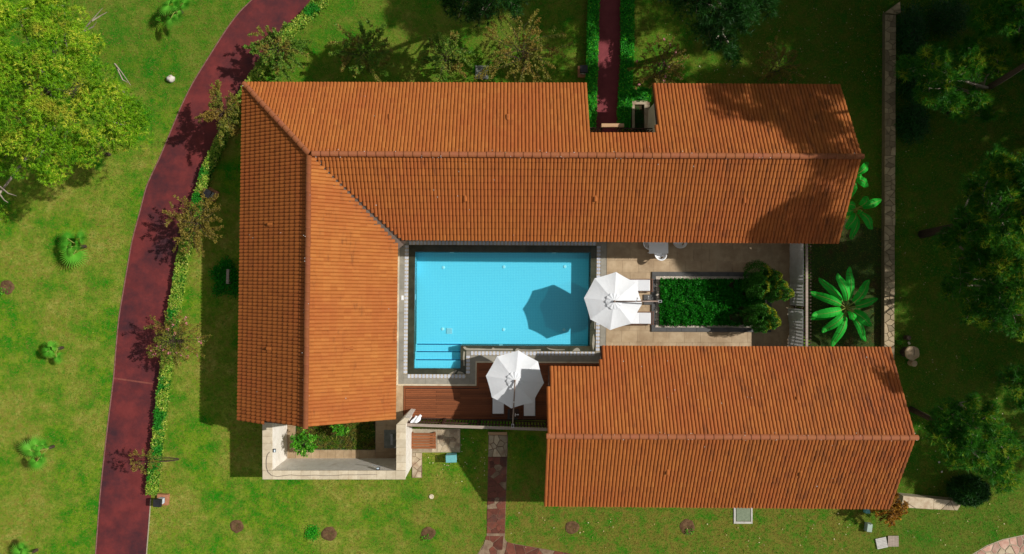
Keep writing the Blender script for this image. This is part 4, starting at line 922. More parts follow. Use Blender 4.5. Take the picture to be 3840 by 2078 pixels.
# white hanging fabric screens by the east fence
def screen(y0, y1, x_top, x_bot, z, label, seed):
    mb = MB(); ny, nz_ = 40, 8; vs = []
    for k in range(nz_):
        w_ = k / (nz_ - 1)
        for j in range(ny):
            v = j / (ny - 1); top = P(x_top, y0 + (y1 - y0) * v, z); bot = P(x_bot + 3.0 * math.sin(v * 8 + seed) * (seed > 2), y0 + (y1 - y0) * v, 0.07)
            zz = z + (.07 - z) * w_; p = top.lerp(bot, w_); p.y = top.y; p.z = zz; p.x += (.006 if seed > 2 else .002) * math.sin(v * 46 + seed) * (.3 + w_) + .03 * mnoise.noise(Vector((v * 9, w_ * 3, seed))); vs.append(p)
    mb.add(vs, [(k * ny + j, k * ny + j + 1, (k + 1) * ny + j + 1, (k + 1) * ny + j) for k in range(nz_ - 1) for j in range(ny - 1)])
    mb.tube([P(x_top, y0, z + .02), P(x_top, y1, z + .02)], .02, 6)
    return solo('fabric_screen', mb, 'sheer', label, 'fabric screen', 'white screens at the east fence', smooth=True)
screen(880, 1149, 3013, 2961, 1.8, 'long smooth white fabric screen at the east fence, beside the taller thuja', 1.0)
screen(1123, 1330, 3012, 2957, 1.8, 'striped-shadow white fabric screen at the east fence, nearer the guest house', 4.0) if False else screen(1161, 1330, 3012, 2957, 1.8, 'wavy white fabric screen with fence shadows, nearer the guest house', 4.0)

# ================================================================ PLANTER with ground cover and thujas
pl = thing('planter', P(2665, 1130), 'long rectangular planter with a dark stone rim and cream gravel border in the patio', 'planter')
for (x0, y0, x1, y1, n) in ((2442, 1017, 2890, 1033, 8), (2442, 1225, 2890, 1241, 8), (2442, 1033, 2457, 1225, 4), (2875, 1033, 2890, 1225, 4)):
    for i in range(n):
        if n == 8: q = CQ(x0 + (x1 - x0) * i / n + .2, y0, x0 + (x1 - x0) * (i + 1) / n - .1, y1)
        else: q = CQ(x0, y0 + (y1 - y0) * i / n + .2, x1, y0 + (y1 - y0) * (i + 1) / n - .1)
        part('rim_stone', MB().prism(q, 0, .14, rnd.random(), .006), 'dark_stone', pl)
part('gravel_bed', MB().prism(CQ(2457, 1033, 2875, 1225), 0, .085), 'gravel_b', pl)
part('steel_edging', MB().prism(CQ(2471, 1045, 2865, 1047), 0, .13).prism(CQ(2471, 1211, 2865, 1213), 0, .13).prism(CQ(2471, 1047, 2473, 1211), 0, .131), 'flash', pl)
part('soil', MB().prism(CQ(2473, 1047, 2865, 1211), 0, .10), 'soil_dk', pl)
gc = []
for _ in range(3000):
    px, py = random.uniform(2458, 2875), random.uniform(1034, 1225)
    if 2471 < px < 2866 and 1045 < py < 1213: continue
    gc.append(C(px, py, .09))
gc = np.array([tuple(g) for g in gc]); n = len(gc); v = []; 
k4 = rng.normal(0, 1, (n, 4, 3)); k4[:, :, 2] = 0; ang = rng.uniform(0, 6.28, n); s = rng.uniform(.018, .032, n)
base4 = np.stack([np.stack([np.cos(ang + a) * s, np.sin(ang + a) * s, np.full(n, -.01)], 1) for a in (0, 1.7, 3.2, 4.8)], 1); top = np.stack([rng.normal(0, .003, n), rng.normal(0, .003, n), rng.uniform(.012, .022, n)], 1)
V_ = np.concatenate([gc[:, None] + base4, (gc + top)[:, None]], 1).reshape(-1, 3); idx = (np.arange(n) * 5)[:, None, None] + np.array([[0, 1, 4], [1, 2, 4], [2, 3, 4], [3, 0, 4]])[None]
np_part('gravel', (V_, idx.reshape(-1, 3), np.repeat(rng.random(n), 5)), 'gravel', pl, 'stuff')
# ground cover: leaf clumps with hollows
c = []
for _ in range(26000):
    px, py = random.uniform(2472, 2862), random.uniform(1044, 1215)
    h = .26 + .30 * mnoise.noise(Vector((px / 26, py / 26, 3.1))) + .05 * mnoise.noise(Vector((px / 8, py / 8, 1)))
    hole = ((px - 2788) / 62) ** 2 + ((py - 1188) / 24) ** 2
    if hole < 1 or (px > 2720 and mnoise.noise(Vector((px / 30, py / 30, 9))) > .28) or mnoise.noise(Vector((px / 20, py / 20, 5))) > .52: continue
    p = C(px, py, .1); c.append((p.x, p.y, .14 + h * random.uniform(.55, 1.0)))
c = np.array(c)
tag(np_part('ground_cover', leaf_quads(c, .115, .5, .55, tone=np.clip(rng.beta(1.3, 2.6, len(c)) + rng.normal(0, .05, len(c)), 0, 1)), 'cover', None, 'stuff'), None)
def thuja(tips, label, base_px):
    t = thing('thuja_shrub', P(*base_px), label, 'shrub', 'thujas at the east end of the planter'); trunk = MB()
    v1, f1, t1 = [], [], []
    g = ([], [], 0, []); y_ = ([], [], 0, [])
    gs, ys = [], []
    for (px, py, z, rp) in tips:
        p = P(px, py, z); r = rp * .0135; trunk.tube([(p.x, p.y, 0), (p.x, p.y, z * .8)], [.04, .015], 5)
        n = int(11000 * r * (z / 2.5)); q = rng.uniform(0, 1, n) ** .8; ang = rng.uniform(0, 6.28, n)
        rad = r * np.sin(np.pi * np.clip((1 - q) * .75 + .06, 0, 1)) ** .7 * rng.uniform(.8, 1.05, n)
        rad *= 1 + .16 * np.sin(ang * 5 + q * 9 + px)
        pt = np.stack([p.x + np.cos(ang) * rad, p.y + np.sin(ang) * rad, .2 + q * (z - .2)], 1)
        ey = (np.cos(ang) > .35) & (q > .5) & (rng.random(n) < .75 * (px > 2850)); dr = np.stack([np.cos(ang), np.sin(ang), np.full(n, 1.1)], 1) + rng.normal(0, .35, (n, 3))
        gs.append((pt[~ey], dr[~ey])); ys.append((pt[ey], dr[ey]))
    part('trunk', trunk, 'bark', t)
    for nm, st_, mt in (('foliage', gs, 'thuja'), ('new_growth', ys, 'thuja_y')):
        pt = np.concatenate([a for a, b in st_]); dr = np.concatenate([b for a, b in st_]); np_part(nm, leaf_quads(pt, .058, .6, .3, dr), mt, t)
thuja([(2872, 1024, 2.3, 44), (2900, 1060, 2.2, 42), (2868, 1075, 2.4, 44), (2925, 1036, 2.5, 24), (2945, 1068, 2.6, 24), (2968, 1102, 2.7, 27), (2920, 1100, 2.3, 32)], 'larger clump of clipped green thujas with golden tips at the north-east corner of the planter', (2820, 1055))
thuja([(2850, 1190, 2.1, 36), (2880, 1168, 2.3, 28), (2905, 1180, 2.3, 24), (2918, 1210, 2.4, 28), (2880, 1222, 2.2, 30)], 'smaller clump of clipped green thujas with golden tips at the south-east corner of the planter', (2810, 1190))

# ================================================================ PARASOLS
def parasol(apex, vtx_px0, rot, mast_px, label, zr=2.0, za=2.36):
    A = P(*apex, za); c = P(apex[0] - 2, apex[1] - 1, zr); c = Vector((A.x, A.y, zr)); r = 1.50
    mb0 = P(*mast_px, 2.62); base = Vector((mb0.x, mb0.y, ZP + .004)); t = thing('cantilever_parasol', base, label, 'parasol', 'white parasols by the pool')
    cv = MB(); vs = [A]; nr, na = 7, 8; sub_ = 5
    for j in range(1, nr + 1):
        q = j / nr
        for k in range(na * sub_):
            s_ = k % sub_ / sub_; a0 = rot + 2 * math.pi * (k // sub_) / na; a1 = a0 + 2 * math.pi / na
            p0 = Vector((math.cos(a0), math.sin(a0))); p1 = Vector((math.cos(a1), math.sin(a1))); p = p0.lerp(p1, s_)
            bow = 4 * s_ * (1 - s_); p *= 1 - .012 * bow * q
            z = za + (zr - za) * (q ** 1.12) - .035 * bow * q * (1 if q < .99 else 1.15)
            vs.append(Vector((A.x + p.x * r * q, A.y + p.y * r * q, z)))
    M_ = na * sub_; fs = [(0, 1 + k, 1 + (k + 1) % M_) for k in range(M_)] + [(1 + j * M_ + k, 1 + (j + 1) * M_ + k, 1 + (j + 1) * M_ + (k + 1) % M_, 1 + j * M_ + (k + 1) % M_) for j in range(nr - 1) for k in range(M_)]
    b = len(vs)
    for k in range(M_): v_ = vs[1 + (nr - 1) * M_ + k]; vs.append(v_ + Vector((0, 0, -.09)) - Vector((v_.x - A.x, v_.y - A.y, 0)) * .012)
    fs += [(1 + (nr - 1) * M_ + k, b + k, b + (k + 1) % M_, 1 + (nr - 1) * M_ + (k + 1) % M_) for k in range(M_)]
    part('canopy', cv.add(vs, fs), 'canvas', t)
    vt = MB(); vs = [A + Vector((0, 0, .05))]; K = 48
    for (q, dz) in ((.06, .04), (.17, .012), (.275, -.045)):
        for k in range(K):
            a = 2 * math.pi * k / K + rot; rr = r * q * (1 + .05 * math.sin(k * 1.3 + apex[0]) * (q > .2)); vs.append(Vector((A.x + math.cos(a) * rr, A.y + math.sin(a) * rr, A.z + dz + .022 * math.sin(k * math.pi / 2.0 + .4 * math.sin(k)) * (q > .1))))
    vt.add(vs, [(0, 1 + k, 1 + (k + 1) % K) for k in range(K)] + [(1 + j * K + k, 1 + (j + 1) * K + k, 1 + (j + 1) * K + (k + 1) % K, 1 + j * K + (k + 1) % K) for j in range(2) for k in range(K)])
    part('vent_cap', vt, 'canvas', t, True)
    for k in range(8):
        a = rot + 2 * math.pi * k / 8; part('rib', MB().tube([A + Vector((0, 0, -.05)), A + Vector((math.cos(a) * r * .5, math.sin(a) * r * .5, (zr - za) * .46 - .05)), Vector((A.x + math.cos(a) * r * .985, A.y + math.sin(a) * r * .985, zr - .04))], .012, 5), 'bronze', t)
    tip = Vector((mb0.x, mb0.y, 2.62)); d = (tip - A).normalized()
    part('arm', MB().tube([A + Vector((0, 0, .12)), A.lerp(tip, .5) + Vector((0, 0, .10)), tip], .036, 8), 'bronze', t, True)
    part('hub', MB().lathe(A + Vector((0, 0, .06)), [(.05, 0), (.06, .06), (.04, .12)], 12), 'bronze', t, True)
    part('collar', MB().tube([A.lerp(tip, .47) + Vector((0, 0, .10)), A.lerp(tip, .50) + Vector((0, 0, .10))], .040, 8), 'metal', t)
    sh = Vector((-d.y, d.x, 0)).normalized()
    part('mast', MB().tube([base, (tip.x - d.x * .16, tip.y - d.y * .16, 1.8), (tip.x - d.x * .05, tip.y - d.y * .05, 2.54)], .035, 8), 'bronze', t, True)
    ang = math.atan2(d.y, d.x); bk = tip + d * .06
    part('arm_bracket', MB().box(bk + sh * .05, (.17, .02, .08), ang).box(bk - sh * .05, (.17, .02, .08), ang).box(bk + d * .08, (.02, .12, .08), ang).box(bk - d * .08, (.03, .10, .07), ang), 'metal', t)
    cr = tip - d * .42 + sh * .10
    part('crank', MB().tube([cr - d * .14, cr + d * .02], .018, 6).tube([cr - d * .06, cr - d * .06 + sh * .12 + Vector((0, 0, -.1))], .014, 6).box(cr - d * .06 + sh * .14 + Vector((0, 0, -.1)), (.05, .07, .04), ang), 'metal', t)
    part('base_plate', MB().box(base + Vector((0, 0, .035)), (.55, .55, .06), ang, bev=.01), 'dark_stone', t)
parasol((2303, 1130), None, math.atan2(98, 10) , (2470, 1130), 'open white octagonal parasol east of the pool, boom reaching to the planter')
parasol((1931, 1427), None, math.atan2(98, 12), (1923, 1592), 'open white octagonal parasol over the deck, partly shaded, boom reaching to the south fence')

# ================================================================ LOUNGERS, TABLE, CHAIRS
def lounger():
    t = thing('sun_lounger', (0, 0, 0), 'x', 'sun lounger', 'sun loungers under the parasols')
    # local: head end at +x (0), foot at -1.95
    for s_ in (-1, 1):
        part('side_rail', MB().box((-.95, s_ * .33, .27), (1.96, .035, .07), bev=.006), 'teak', t)
        for x in (-.15, -1.75): part('leg', MB().box((x, s_ * .30, .117), (.06, .04, .232)), 'teak', t)
    for k in range(12): part('slat', MB().box((-1.86 + k * .115, 0, .285), (.07, .62, .02)), 'teak', t)
    part('back_frame', MB().box((-.03, 0, .30), (.04, .70, .05), bev=.006).box((-.13, 0, .33), (.03, .62, .03), rz=.06), 'teak', t)
    cu = part('cushion', MB().box((-1.32, 0, .345), (1.12, .60, .09), bev=.03), 'white_cloth', t)
    part('back_cushion', MB().box((-.49, 0, .40), (.60, .60, .09), rot=Matrix.Rotation(R(-10), 3, 'Y'), bev=.03), 'white_cloth', t)
    return t
lg = lounger()
spots = [((2444, 1070), 0, 'white-cushioned sun lounger at the planter, north of the parasol boom'), ((2447, 1192), 0, 'white-cushioned sun lounger at the planter, south of the parasol boom'),
         ((1869, 1559), R(-90), 'white-cushioned sun lounger on the deck, left of the parasol boom'), ((1985, 1567), R(-90), 'white-cushioned sun lounger on the deck, right of the parasol boom')]
for i, ((px, py), rz, lab) in enumerate(spots):
    o = lg if i == 0 else copy_tree(lg); o.location = P(px, py, ZP + .003); o.rotation_euler.z = rz; o['label'] = lab
t = thing('side_table', P(1928, 1550), 'small dark low table on the deck between the two loungers', 'table')
part('table_top', MB().box(P(1928, 1550, .42), (.50, .50, .03), bev=.006), 'wood_dark', t)
for sx in (-1, 1):
    for sy in (-1, 1): part('leg', MB().box(P(1928, 1550, .235) + Vector((sx * .2, sy * .2, 0)), (.04, .04, .34)), 'wood_dark', t)
t = thing('dining_table', P(2469, 918), 'square white dining table half under the villa eave on the patio', 'table')
tc = P(2469.5, 916, .75); part('table_top', MB().box(tc, (1.02, 1.0, .035), R(.6), bev=.012), 'white_pl', t)
for sx in (-1, 1):
    for sy in (-1, 1): part('leg', MB().box((tc.x + sx * .43, tc.y + sy * .43, .40), (.05, .05, .67)), 'white_pl', t)
def tub_chair():
    t = thing('tub_chair', (0, 0, 0), 'x', 'chair', 'white chairs at the dining table')
    # local: faces +y, shell = seat dish and wrap-round back
    sh = MB(); na, nr = 25, 8; vs = []
    for j in range(nr + 1):
        q = j / nr
        for k in range(na):
            a = 2 * math.pi * k / (na - 1); dx, dy = math.cos(a), math.sin(a); back = max(0, -dy) ** .7; side_ = max(0, 1 - max(0, dy) * 1.5)
            hh = .40 * back + .23 * side_ * (1 - back)
            rr = q if q < .6 else .6 + (q - .6) * (.9); x = dx * rr * .31; y = dy * rr * (.29 if dy > 0 else .33)
            z = .44 + (max(0, q - .58) / .42) ** .8 * hh; y -= max(0, q - .58) * .16 * back; x *= 1 + .13 * max(0, q - .58) / .42 * side_
            vs.append((x, y, z))
    fs = []
    for j in range(nr):
        for k in range(na - 1):
            if j == 5 and 16 <= k <= 20: continue                      # curved slot between seat and back
            fs.append((j * na + k, j * na + k + 1, (j + 1) * na + k + 1, (j + 1) * na + k))
    sh.add(vs, fs); o = part('seat_shell', sh, 'white_pl', t, True); md = o.modifiers.new('thick', 'SOLIDIFY'); md.thickness = .016
    for sx in (-1, 1):
        for sy in (-1, 1): part('leg', MB().tube([(sx * .15, sy * .14, .42), (sx * .25, sy * .24, 0)], .014, 6), 'wood_light', t)
    return t
ch = tub_chair()
for i, ((px, py), rz, lab) in enumerate([((2467, 953), R(2), 'white tub chair on the open south side of the white table'), ((2427, 915), R(-88), 'white tub chair at the west side of the white table, by the pool'), ((2537, 910), R(70), 'white tub chair turned away from the east side of the white table')]):
    o = ch if i == 0 else copy_tree(ch); o.location = P(px, py, ZP + .003); o.rotation_euler.z = rz; o['label'] = lab

# ================================================================ STONE WALLS on the east
wl = thing('stone_wall', P(3340, 600), 'long low rubble stone wall running north to south east of both houses', 'wall')
xa = lambda y: 3321 - 3 * y / 700; xb = lambda y: 3360 - 4 * y / 700
part('wall_core', MB().prism([P(xa(60), 45, .32), P(xb(10), 55, .32), P(xb(1350), 1350, .32), P(xa(1350), 1350, .32)], 0, .32).prism([P(3320, 45, .32), P(3375, 5, .32), P(3380, 48, .32), P(3361, 55, .32)], 0, .321), 'mortar_s', wl)
flagstones(wl, [[P(xa(y), y, .35), P(xb(y), y, .35), P(xb(y), y + 262, .35), P(xa(y), y + 262, .35)] for y in (56, 320, 584, 848, 1112)] + [[P(3321, 46, .35), P(3374, 7, .35), P(3379, 46, .35), P(3361, 53, .35)]], .29, .025, .31, .36, ['stone_shade'], 21, 'capstone')
w2 = thing('stone_wall', P(3500, 1888), 'short pale rubble wall stub on the lawn beside the dark round conifer', 'wall')
part('wall_core', MB().prism([P(3384, 1858, .5), P(3612, 1880, .5), P(3590, 1914, .5), P(3378, 1903, .5)], 0, .5), 'mortar', w2)
flagstones(w2, [[P(3385, 1859, .5), P(3500, 1869, .5), P(3498, 1909, .5), P(3379, 1902, .5)], [P(3501, 1869, .5), P(3609, 1880, .5), P(3589, 1913, .5), P(3499, 1909, .5)]], .48, .02, .49, .55, ['stone_tan'], 22, 'capstone')

# ================================================================ LANTERNS, PLINTHS, SMALL GARDEN THINGS
def lantern(px, py, rz, label, h=.8):
    c = P(px, py); t = thing('garden_lantern', c, label, 'lantern', 'black lanterns on terracotta plinths'); Rz = Matrix.Rotation(rz, 3, 'Z')
    def bx(name, off, d, mt, z): return part(name, MB().box(c + Rz @ Vector((off[0], off[1], z)), d, rz, bev=.008), mt, t)
    for (o_, d_) in (((.22, 0), (.14, .58, .22)), ((0, .22), (.298, .14, .218)), ((0, -.22), (.298, .14, .216)), ((-.22, 0), (.14, .58, .214))): bx('plinth_stone', o_, d_, 'brick', .11)
    bx('lamp_pillar', (-.02, -.02), (.28, .28, .56), 'frost', .29)
    bx('lamp_head', (-.02, -.02), (.40, .40, .16), 'black', .65)
lantern(616, 1870, R(-3), 'black lantern on a terracotta plinth at the south end of the roadside hedge')
lantern(798, 730, R(-28), 'tilted black lantern on a terracotta plinth beside the hedge near the villa')
lantern(2186, 272, R(0), 'black lantern on a plinth in shade west of the garden path hedge')
def paver_box(name, px, py, dx, dy, z, rz, mat, label, cat, bev=.01, group=None): return solo(name, MB().box(P(px, py, z) - Vector((0, 0, z / 2)), (dx, dy, z), rz, bev=bev), mat, label, cat, group)
paver_box('concrete_cover', 1807, 271, .70, .72, .07, R(-1), 'concrete_d', 'mossy grey concrete cover slab in the shade north of the villa', 'cover')
sh_ = thing('stone_planter', P(2398, 430), 'shaded stone planter with a narrow dark soil slot in the villa notch', 'planter')
for (x0, y0, x1, y1) in ((2365, 383, 2431, 399), (2365, 399, 2375, 490), (2411, 399, 2431, 490), (2431, 455, 2450, 490)): part('planter_wall', MB().prism(xq(x0, y0, x1, y1), 0, .42 + rnd.uniform(0, .004), .5, .01), 'stone_tan', sh_)
part('soil', MB().prism(xq(2375, 399, 2411, 490), 0, .3), 'soil_dk', sh_)
blob_leaves(500, tuple(P(2393, 445, .36)), (.24, .6, .12), .06, 'ivy', 'plants', sh_)
solo('rubble_stone', MB().lathe(P(2441, 440, 0), [(.20, 0), (.24, .15), (.15, .26)], 9, wob=.4), 'stone_tan', 'rounded rubble boulder in the shade beside the stone planter', 'boulder')
mh = thing('manhole', P(2786, 1933), 'grey-green manhole lid in a pale concrete frame south of the guest house', 'manhole')
for (x0, y0, x1, y1) in ((2751, 1895, 2758.5, 1963), (2815, 1895, 2821, 1963), (2758.5, 1955, 2815, 1963), (2758.5, 1895, 2815, 1901)): part('frame', MB().prism(xq(x0, y0, x1, y1), 0, .05, .5, .006), 'concrete', mh)
part('lid', MB().prism(xq(2761, 1902, 2813, 1953), 0, .045, .5, .006), 'lid', mh)
t = thing('utility_box', P(3263, 1981), 'pale green utility box standing on the lawn near the two wooden boards', 'utility box')
part('box_body', MB().box(P(3262, 1981, .30) - Vector((0, 0, .15)), (.29, .44, .30), R(-7), bev=.03), 'utility', t); part('lock', MB().lathe(P(3264, 1968, .302), [(.02, 0), (.015, .01)], 8), 'black', t)
paver_box('utility_box', 3256, 1914, .25, .36, .28, R(-3), 'teal', 'dim teal utility box half hidden under the south-east eave of the guest house', 'utility box', .03)
for (px, py, rz, lab, mt, hz) in ((3304, 2035, R(12), 'tilted white-weathered slatted board on the lawn, left of its pair', 'concrete', True), (3347.5, 2028, R(0), 'grey-weathered slatted board on the lawn, right of its pair', 'wood_grey', False)):
    t = thing('slatted_board', P(px, py), lab, 'board', 'two weathered boards on the lawn'); Rz = Matrix.Rotation(rz, 3, 'Z')
    for k in range(7):
        o_ = (k - 3) * .082; part('slat', MB().box(P(px, py) + Rz @ Vector((0, o_, .055) if hz else (o_, 0, .055)), (.575, .074, .03) if hz else (.074, .575, .03), rz, rnd.random()), mt, t)
    for k in (-.2, .2): part('batten', MB().box(P(px, py) + Rz @ Vector((k, 0, .02) if hz else (0, k, .02)), (.06, .56, .038) if hz else (.56, .06, .038), rz), 'wood_grey', t)
t = thing('stump_table', P(3422, 1325), 'round cracked tree-stump table on the east lawn', 'table'); c_ = P(3422, 1325, .72)
part('table_top', MB().lathe((c_.x, c_.y, .60), [(.33, 0), (.38, .04), (.38, .10), (.34, .125)], 28, wob=.12, seed=1), 'stump', t)
part('crack', MB().tube([(c_.x + .06, c_.y + .34, .722), (c_.x + .10, c_.y + .1, .726), (c_.x + .07, c_.y - .12, .722)], .012, 4), 'bark', t)
part('stem', MB().lathe((c_.x, c_.y, 0), [(.26, 0), (.20, .2), (.22, .6)], 14, wob=.2), 'bark', t)
solo('stump_stool', MB().lathe(P(3429, 1364, .4) - Vector((0, 0, .4)), [(.15, 0), (.16, .36), (.165, .40), (.14, .42)], 18, wob=.1), 'stump', 'small round stump stool touching the stump table on its south side', 'stool')
solo('stump_stool', MB().lathe(P(3409, 1268, .35) - Vector((0, 0, .35)), [(.12, 0), (.13, .33), (.10, .35)], 16, wob=.15), 'bark', 'dark bark stool north of the stump table', 'stool')
solo('paper_card', MB().box(P(3409, 1287, .03), (.11, .17, .015), R(28)), 'trav_cap', 'small white card lying between the stump table and the dark stool', 'card')
solo('garden_rock', MB().lathe(P(644, 298), [(.17, 0), (.20, .10), (.17, .20), (.09, .26)], 14, wob=.5, seed=4), 'rock', 'pale rounded rock on the west lawn beside the road', 'rock', smooth=True)
solo('timber_offcut', MB().box(P(853, 1037, .35) - Vector((0, 0, .17)), (.14, .78, .34), R(-2), bev=.02), 'wood_grey', 'narrow weathered timber block among ivy west of the villa', 'timber')
for k, (px, py, lab) in enumerate(((3521, 1733, 'white pebble nearer the guest house on the east lawn'), (3531, 1769, 'larger white pebble south of its twin on the east lawn'))):
    solo('white_pebble', MB().lathe(P(px, py), [(.05, 0), (.055, .03), (.03, .06)], 9, wob=.3), 'rock', lab, 'pebble')
# planting holes in the south and west lawn
for k, (px, py, rp, sprig, lab) in enumerate(((888, 1973, 24, 0, 'bare dug soil circle nearest the road on the south lawn'), (1234, 2001, 26, 0, 'brown soil patch beside the bright green weed on the south lawn'), (1606, 2000, 24, 1, 'soil circle with a yellow sprout left of the flagstone path'),
        (2145, 1977, 25, 0, 'round brown soil circle right of the flagstone path'), (2578, 1977, 27, 1, 'dark soil circle with a green sprout south of the guest house'), (27, 1077, 26, 1, 'soil circle at the western edge of the lawn'))):
    c = P(px, py); r = rp / 69.2; mb = MB(); vs = []; 
    prof = [(1.05, .004), (.85, .05), (.6, .03), (.3, .006), (0.05, .012)]
    for (q, z) in prof:
        for a in range(22):
            t_ = 2 * math.pi * a / 22; rr = r * q * (1 + .22 * mnoise.noise(Vector((math.cos(t_) * 1.6 + px, math.sin(t_) * 1.6, q * 2)))); vs.append((c.x + rr * math.cos(t_), c.y + rr * math.sin(t_), z + .03 * max(-.1, mnoise.noise(Vector((math.cos(t_) * 3 * q + px, math.sin(t_) * 3 * q, 0))))))
    mb.add(vs, [(j * 22 + a, j * 22 + (a + 1) % 22, (j + 1) * 22 + (a + 1) % 22, (j + 1) * 22 + a) for j in range(4) for a in range(22)] + [tuple(88 + a for a in range(22))])
    t = thing('planting_hole', c, lab, 'soil patch', 'round dug patches in the lawn'); part('soil', mb, 'soil', t, True)
    if sprig: blob_leaves(60, (c.x + (.1 if px > 2000 else -.15), c.y - .22, .08), (.22, .16, .1), .09, 'bright', 'sprout', t)['kind'] = 'stuff'
def weed(px, py, rp, label, mat='bright', n=500, z=.05, size=.08, cat='weed'):
    t = thing('weed_patch', P(px, py), label, cat); r = rp / 69.2; blob_leaves(n, tuple(P(px, py, z)), (r, r, .08), size, mat, 'leaves', t, .9, .1); return t
weed(1170, 1998, 30, 'bright green weed clump on the south lawn beside a soil patch', 'hedge_g', 900)
weed(3372, 1283, 10, 'small bright weed north-west of the stump table', 'bright', 120)

# ================================================================ HEDGES
def hedge(name, center, wid, z, mat, label, dens=1500, lsize=.10, solid=True):
    q = [P(x, y, z * .8) for x, y in center]; t = thing(name, P(*center[len(center) // 2]), label, 'hedge'); body = MB(); cs = []; tn = []
    for i in range(len(q) - 1):
        a, b = q[i], q[i + 1]; d = b - a; ln = d.length; d.normalize(); s = Vector((-d.y, d.x, 0)); w0 = wid[i] / 2 if hasattr(wid, '__len__') else wid / 2
        body.prism([a - d * .03 + s * w0 * .72, b + d * .03 + s * w0 * .72, b + d * .03 - s * w0 * .72, a - d * .03 - s * w0 * .72], 0, z * .72 - .002 * (i % 3))
        n = int(ln * w0 * 2 * dens); u = rng.uniform(-.04, ln + .04, n); e = rng.uniform(-1, 1, n); top = rng.random(n) < .7
        nz = np.array([mnoise.noise(Vector((a.x + d.x * uu, a.y + d.y * uu, ee * .8)) * 2.2) for uu, ee in zip(u, e)])
        nz2 = np.array([mnoise.noise(Vector((a.x + d.x * uu, a.y + d.y * uu, ee * .5)) * 7) for uu, ee in zip(u, e)])
        off = np.where(top, e * w0 * (1 + .12 * nz), np.sign(e) * w0 * (.92 + .14 * nz + .05 * rng.normal(0, 1, n))); hz = np.where(top, z * (.92 + .18 * nz + .10 * nz2 - .15 * np.abs(e) ** 4), rng.uniform(.05, z * .95, n))
        cs.append(np.stack([a.x + d.x * u + s.x * off, a.y + d.y * u + s.y * off, hz], 1)); tn.append(np.clip(.35 + rng.normal(0, .28, n) + nz2 * .5, 0, 1))
    part('branches', body, 'ivy', t); c = np.concatenate(cs); np_part('foliage', leaf_quads(c, lsize, .6, .8, tone=np.concatenate(tn)), mat, t); return t
HC = smooth_line([(1235, -40), (1205, 4), (1168, 38), (1128, 76), (1090, 108), (1045, 165), (1000, 225), (955, 285), (915, 350), (875, 430), (838, 500), (803, 578), (772, 640), (757, 700), (735, 765), (712, 845), (693, 920), (675, 1010), (655, 1130), (643, 1200), (630, 1290), (620, 1370), (612, 1440), (600, 1540), (590, 1630), (581, 1720), (571, 1800), (567, 1852)], 2)
hedge('roadside_hedge', HC, .52, .5, 'hedge_y', 'yellow-green variegated hedge following the right edge of the curved red road')
hedge('path_hedge', [(2229, -60), (2228, 0), (2224, 120), (2221, 250), (2216, 380), (2214, 478)], .60, .6, 'hedge_g', 'clipped green hedge on the left side of the red garden path', 2000, .075)
hedge('path_hedge', [(2354, -60), (2354, 0), (2354, 130), (2352, 250), (2346, 350), (2340, 475)], .68, .6, 'hedge_g', 'clipped green hedge on the right side of the red garden path', 2000, .075)
hedge('corner_hedge', [(2368, 352), (2440, 354)], .75, .55, 'hedge_g', 'short dark hedge block between the garden path and the notch planter', 2000, .075)
struct('dark_ground', MB().add([P(*p, .010) for p in ((3040, 820), (3100, 790), (3200, 830), (3312, 860), (3318, 1320), (3038, 1320))], [(5, 4, 3, 2, 1, 0)]), 'ground_dk')  # dark green sheet laid to darken the ground round the large banana plant
# ================================================================ PALMS AND BANANAS
def fan_frond(parent, base, c, r, tone):
    d = Vector((c.x - base.x, c.y - base.y, 0)); d = d.normalized() if d.length > .01 else Vector((1, 0, 0)); s = Vector((-d.y, d.x, 0)); tilt = random.uniform(-.5, .5); up = Vector((0, 0, 1)); s = (s + up * tilt).normalized()
    mb = MB(); K = 26; span = R(270); hub = c - d * r * .25; vs = [hub]; fs = []; tn = [min(1, tone * .5 + .6)]
    for k in range(K):
        a0 = -span / 2 + span * k / K; a1 = a0 + span / K; am = (a0 + a1) / 2
        def pt(a, q, z): return hub + (d * math.cos(a) + s * math.sin(a)) * r * q + up * z
        dr = .10 * r * math.cos(am) - .12 * r; ln = 1.12 * (.78 + .22 * math.cos(am * .8)) * random.uniform(.93, 1.05)
        b = len(vs); vs += [pt(a0, .46, dr * .3 + .03), pt(am, .5, dr * .3 - .025), pt(a1, .46, dr * .3 + .03), pt(am, ln, dr * 1.4 - .05)]; tn += [tone, tone * .55, tone, min(1, tone + .55)]
        fs += [(0, b, b + 1), (0, b + 1, b + 2), (b, b + 3, b + 1), (b + 1, b + 3, b + 2)]
    mb.add(vs, fs, tn); fr = part('frond', mb, 'palm', parent)
    part('stalk', MB().tube([base, base.lerp(hub, .5) + up * .12, hub], [.022, .018, .012], 5), 'petiole', fr)
def fan_palm(bx, by, fans, label):
    b = P(bx, by); t = thing('fan_palm', b, label, 'palm', 'young fan palms on the west lawn')
    part('trunk', MB().lathe(b, [(.08, 0), (.09, .15), (.07, .36), (.04, .42)], 10, wob=.3), 'bark', t)
    for (px, py, rp) in fans:
        z = random.uniform(.75, 1.25); c = P(px, py, z); fan_frond(t, b + Vector((0, 0, .42)), c, rp * .0168, random.uniform(.05, .8))
fan_palm(684, 48, [(622, 26, 38), (640, 80, 34), (668, 66, 28), (697, 10, 32), (652, 0, 36), (660, 30, 26)], 'young fan palm at the top edge of the west lawn')
fan_palm(412, 580, [(376, 525, 26), (336, 592, 32), (368, 616, 30), (388, 548, 22), (370, 505, 22)], 'fan palm half under the edge of the large pine')
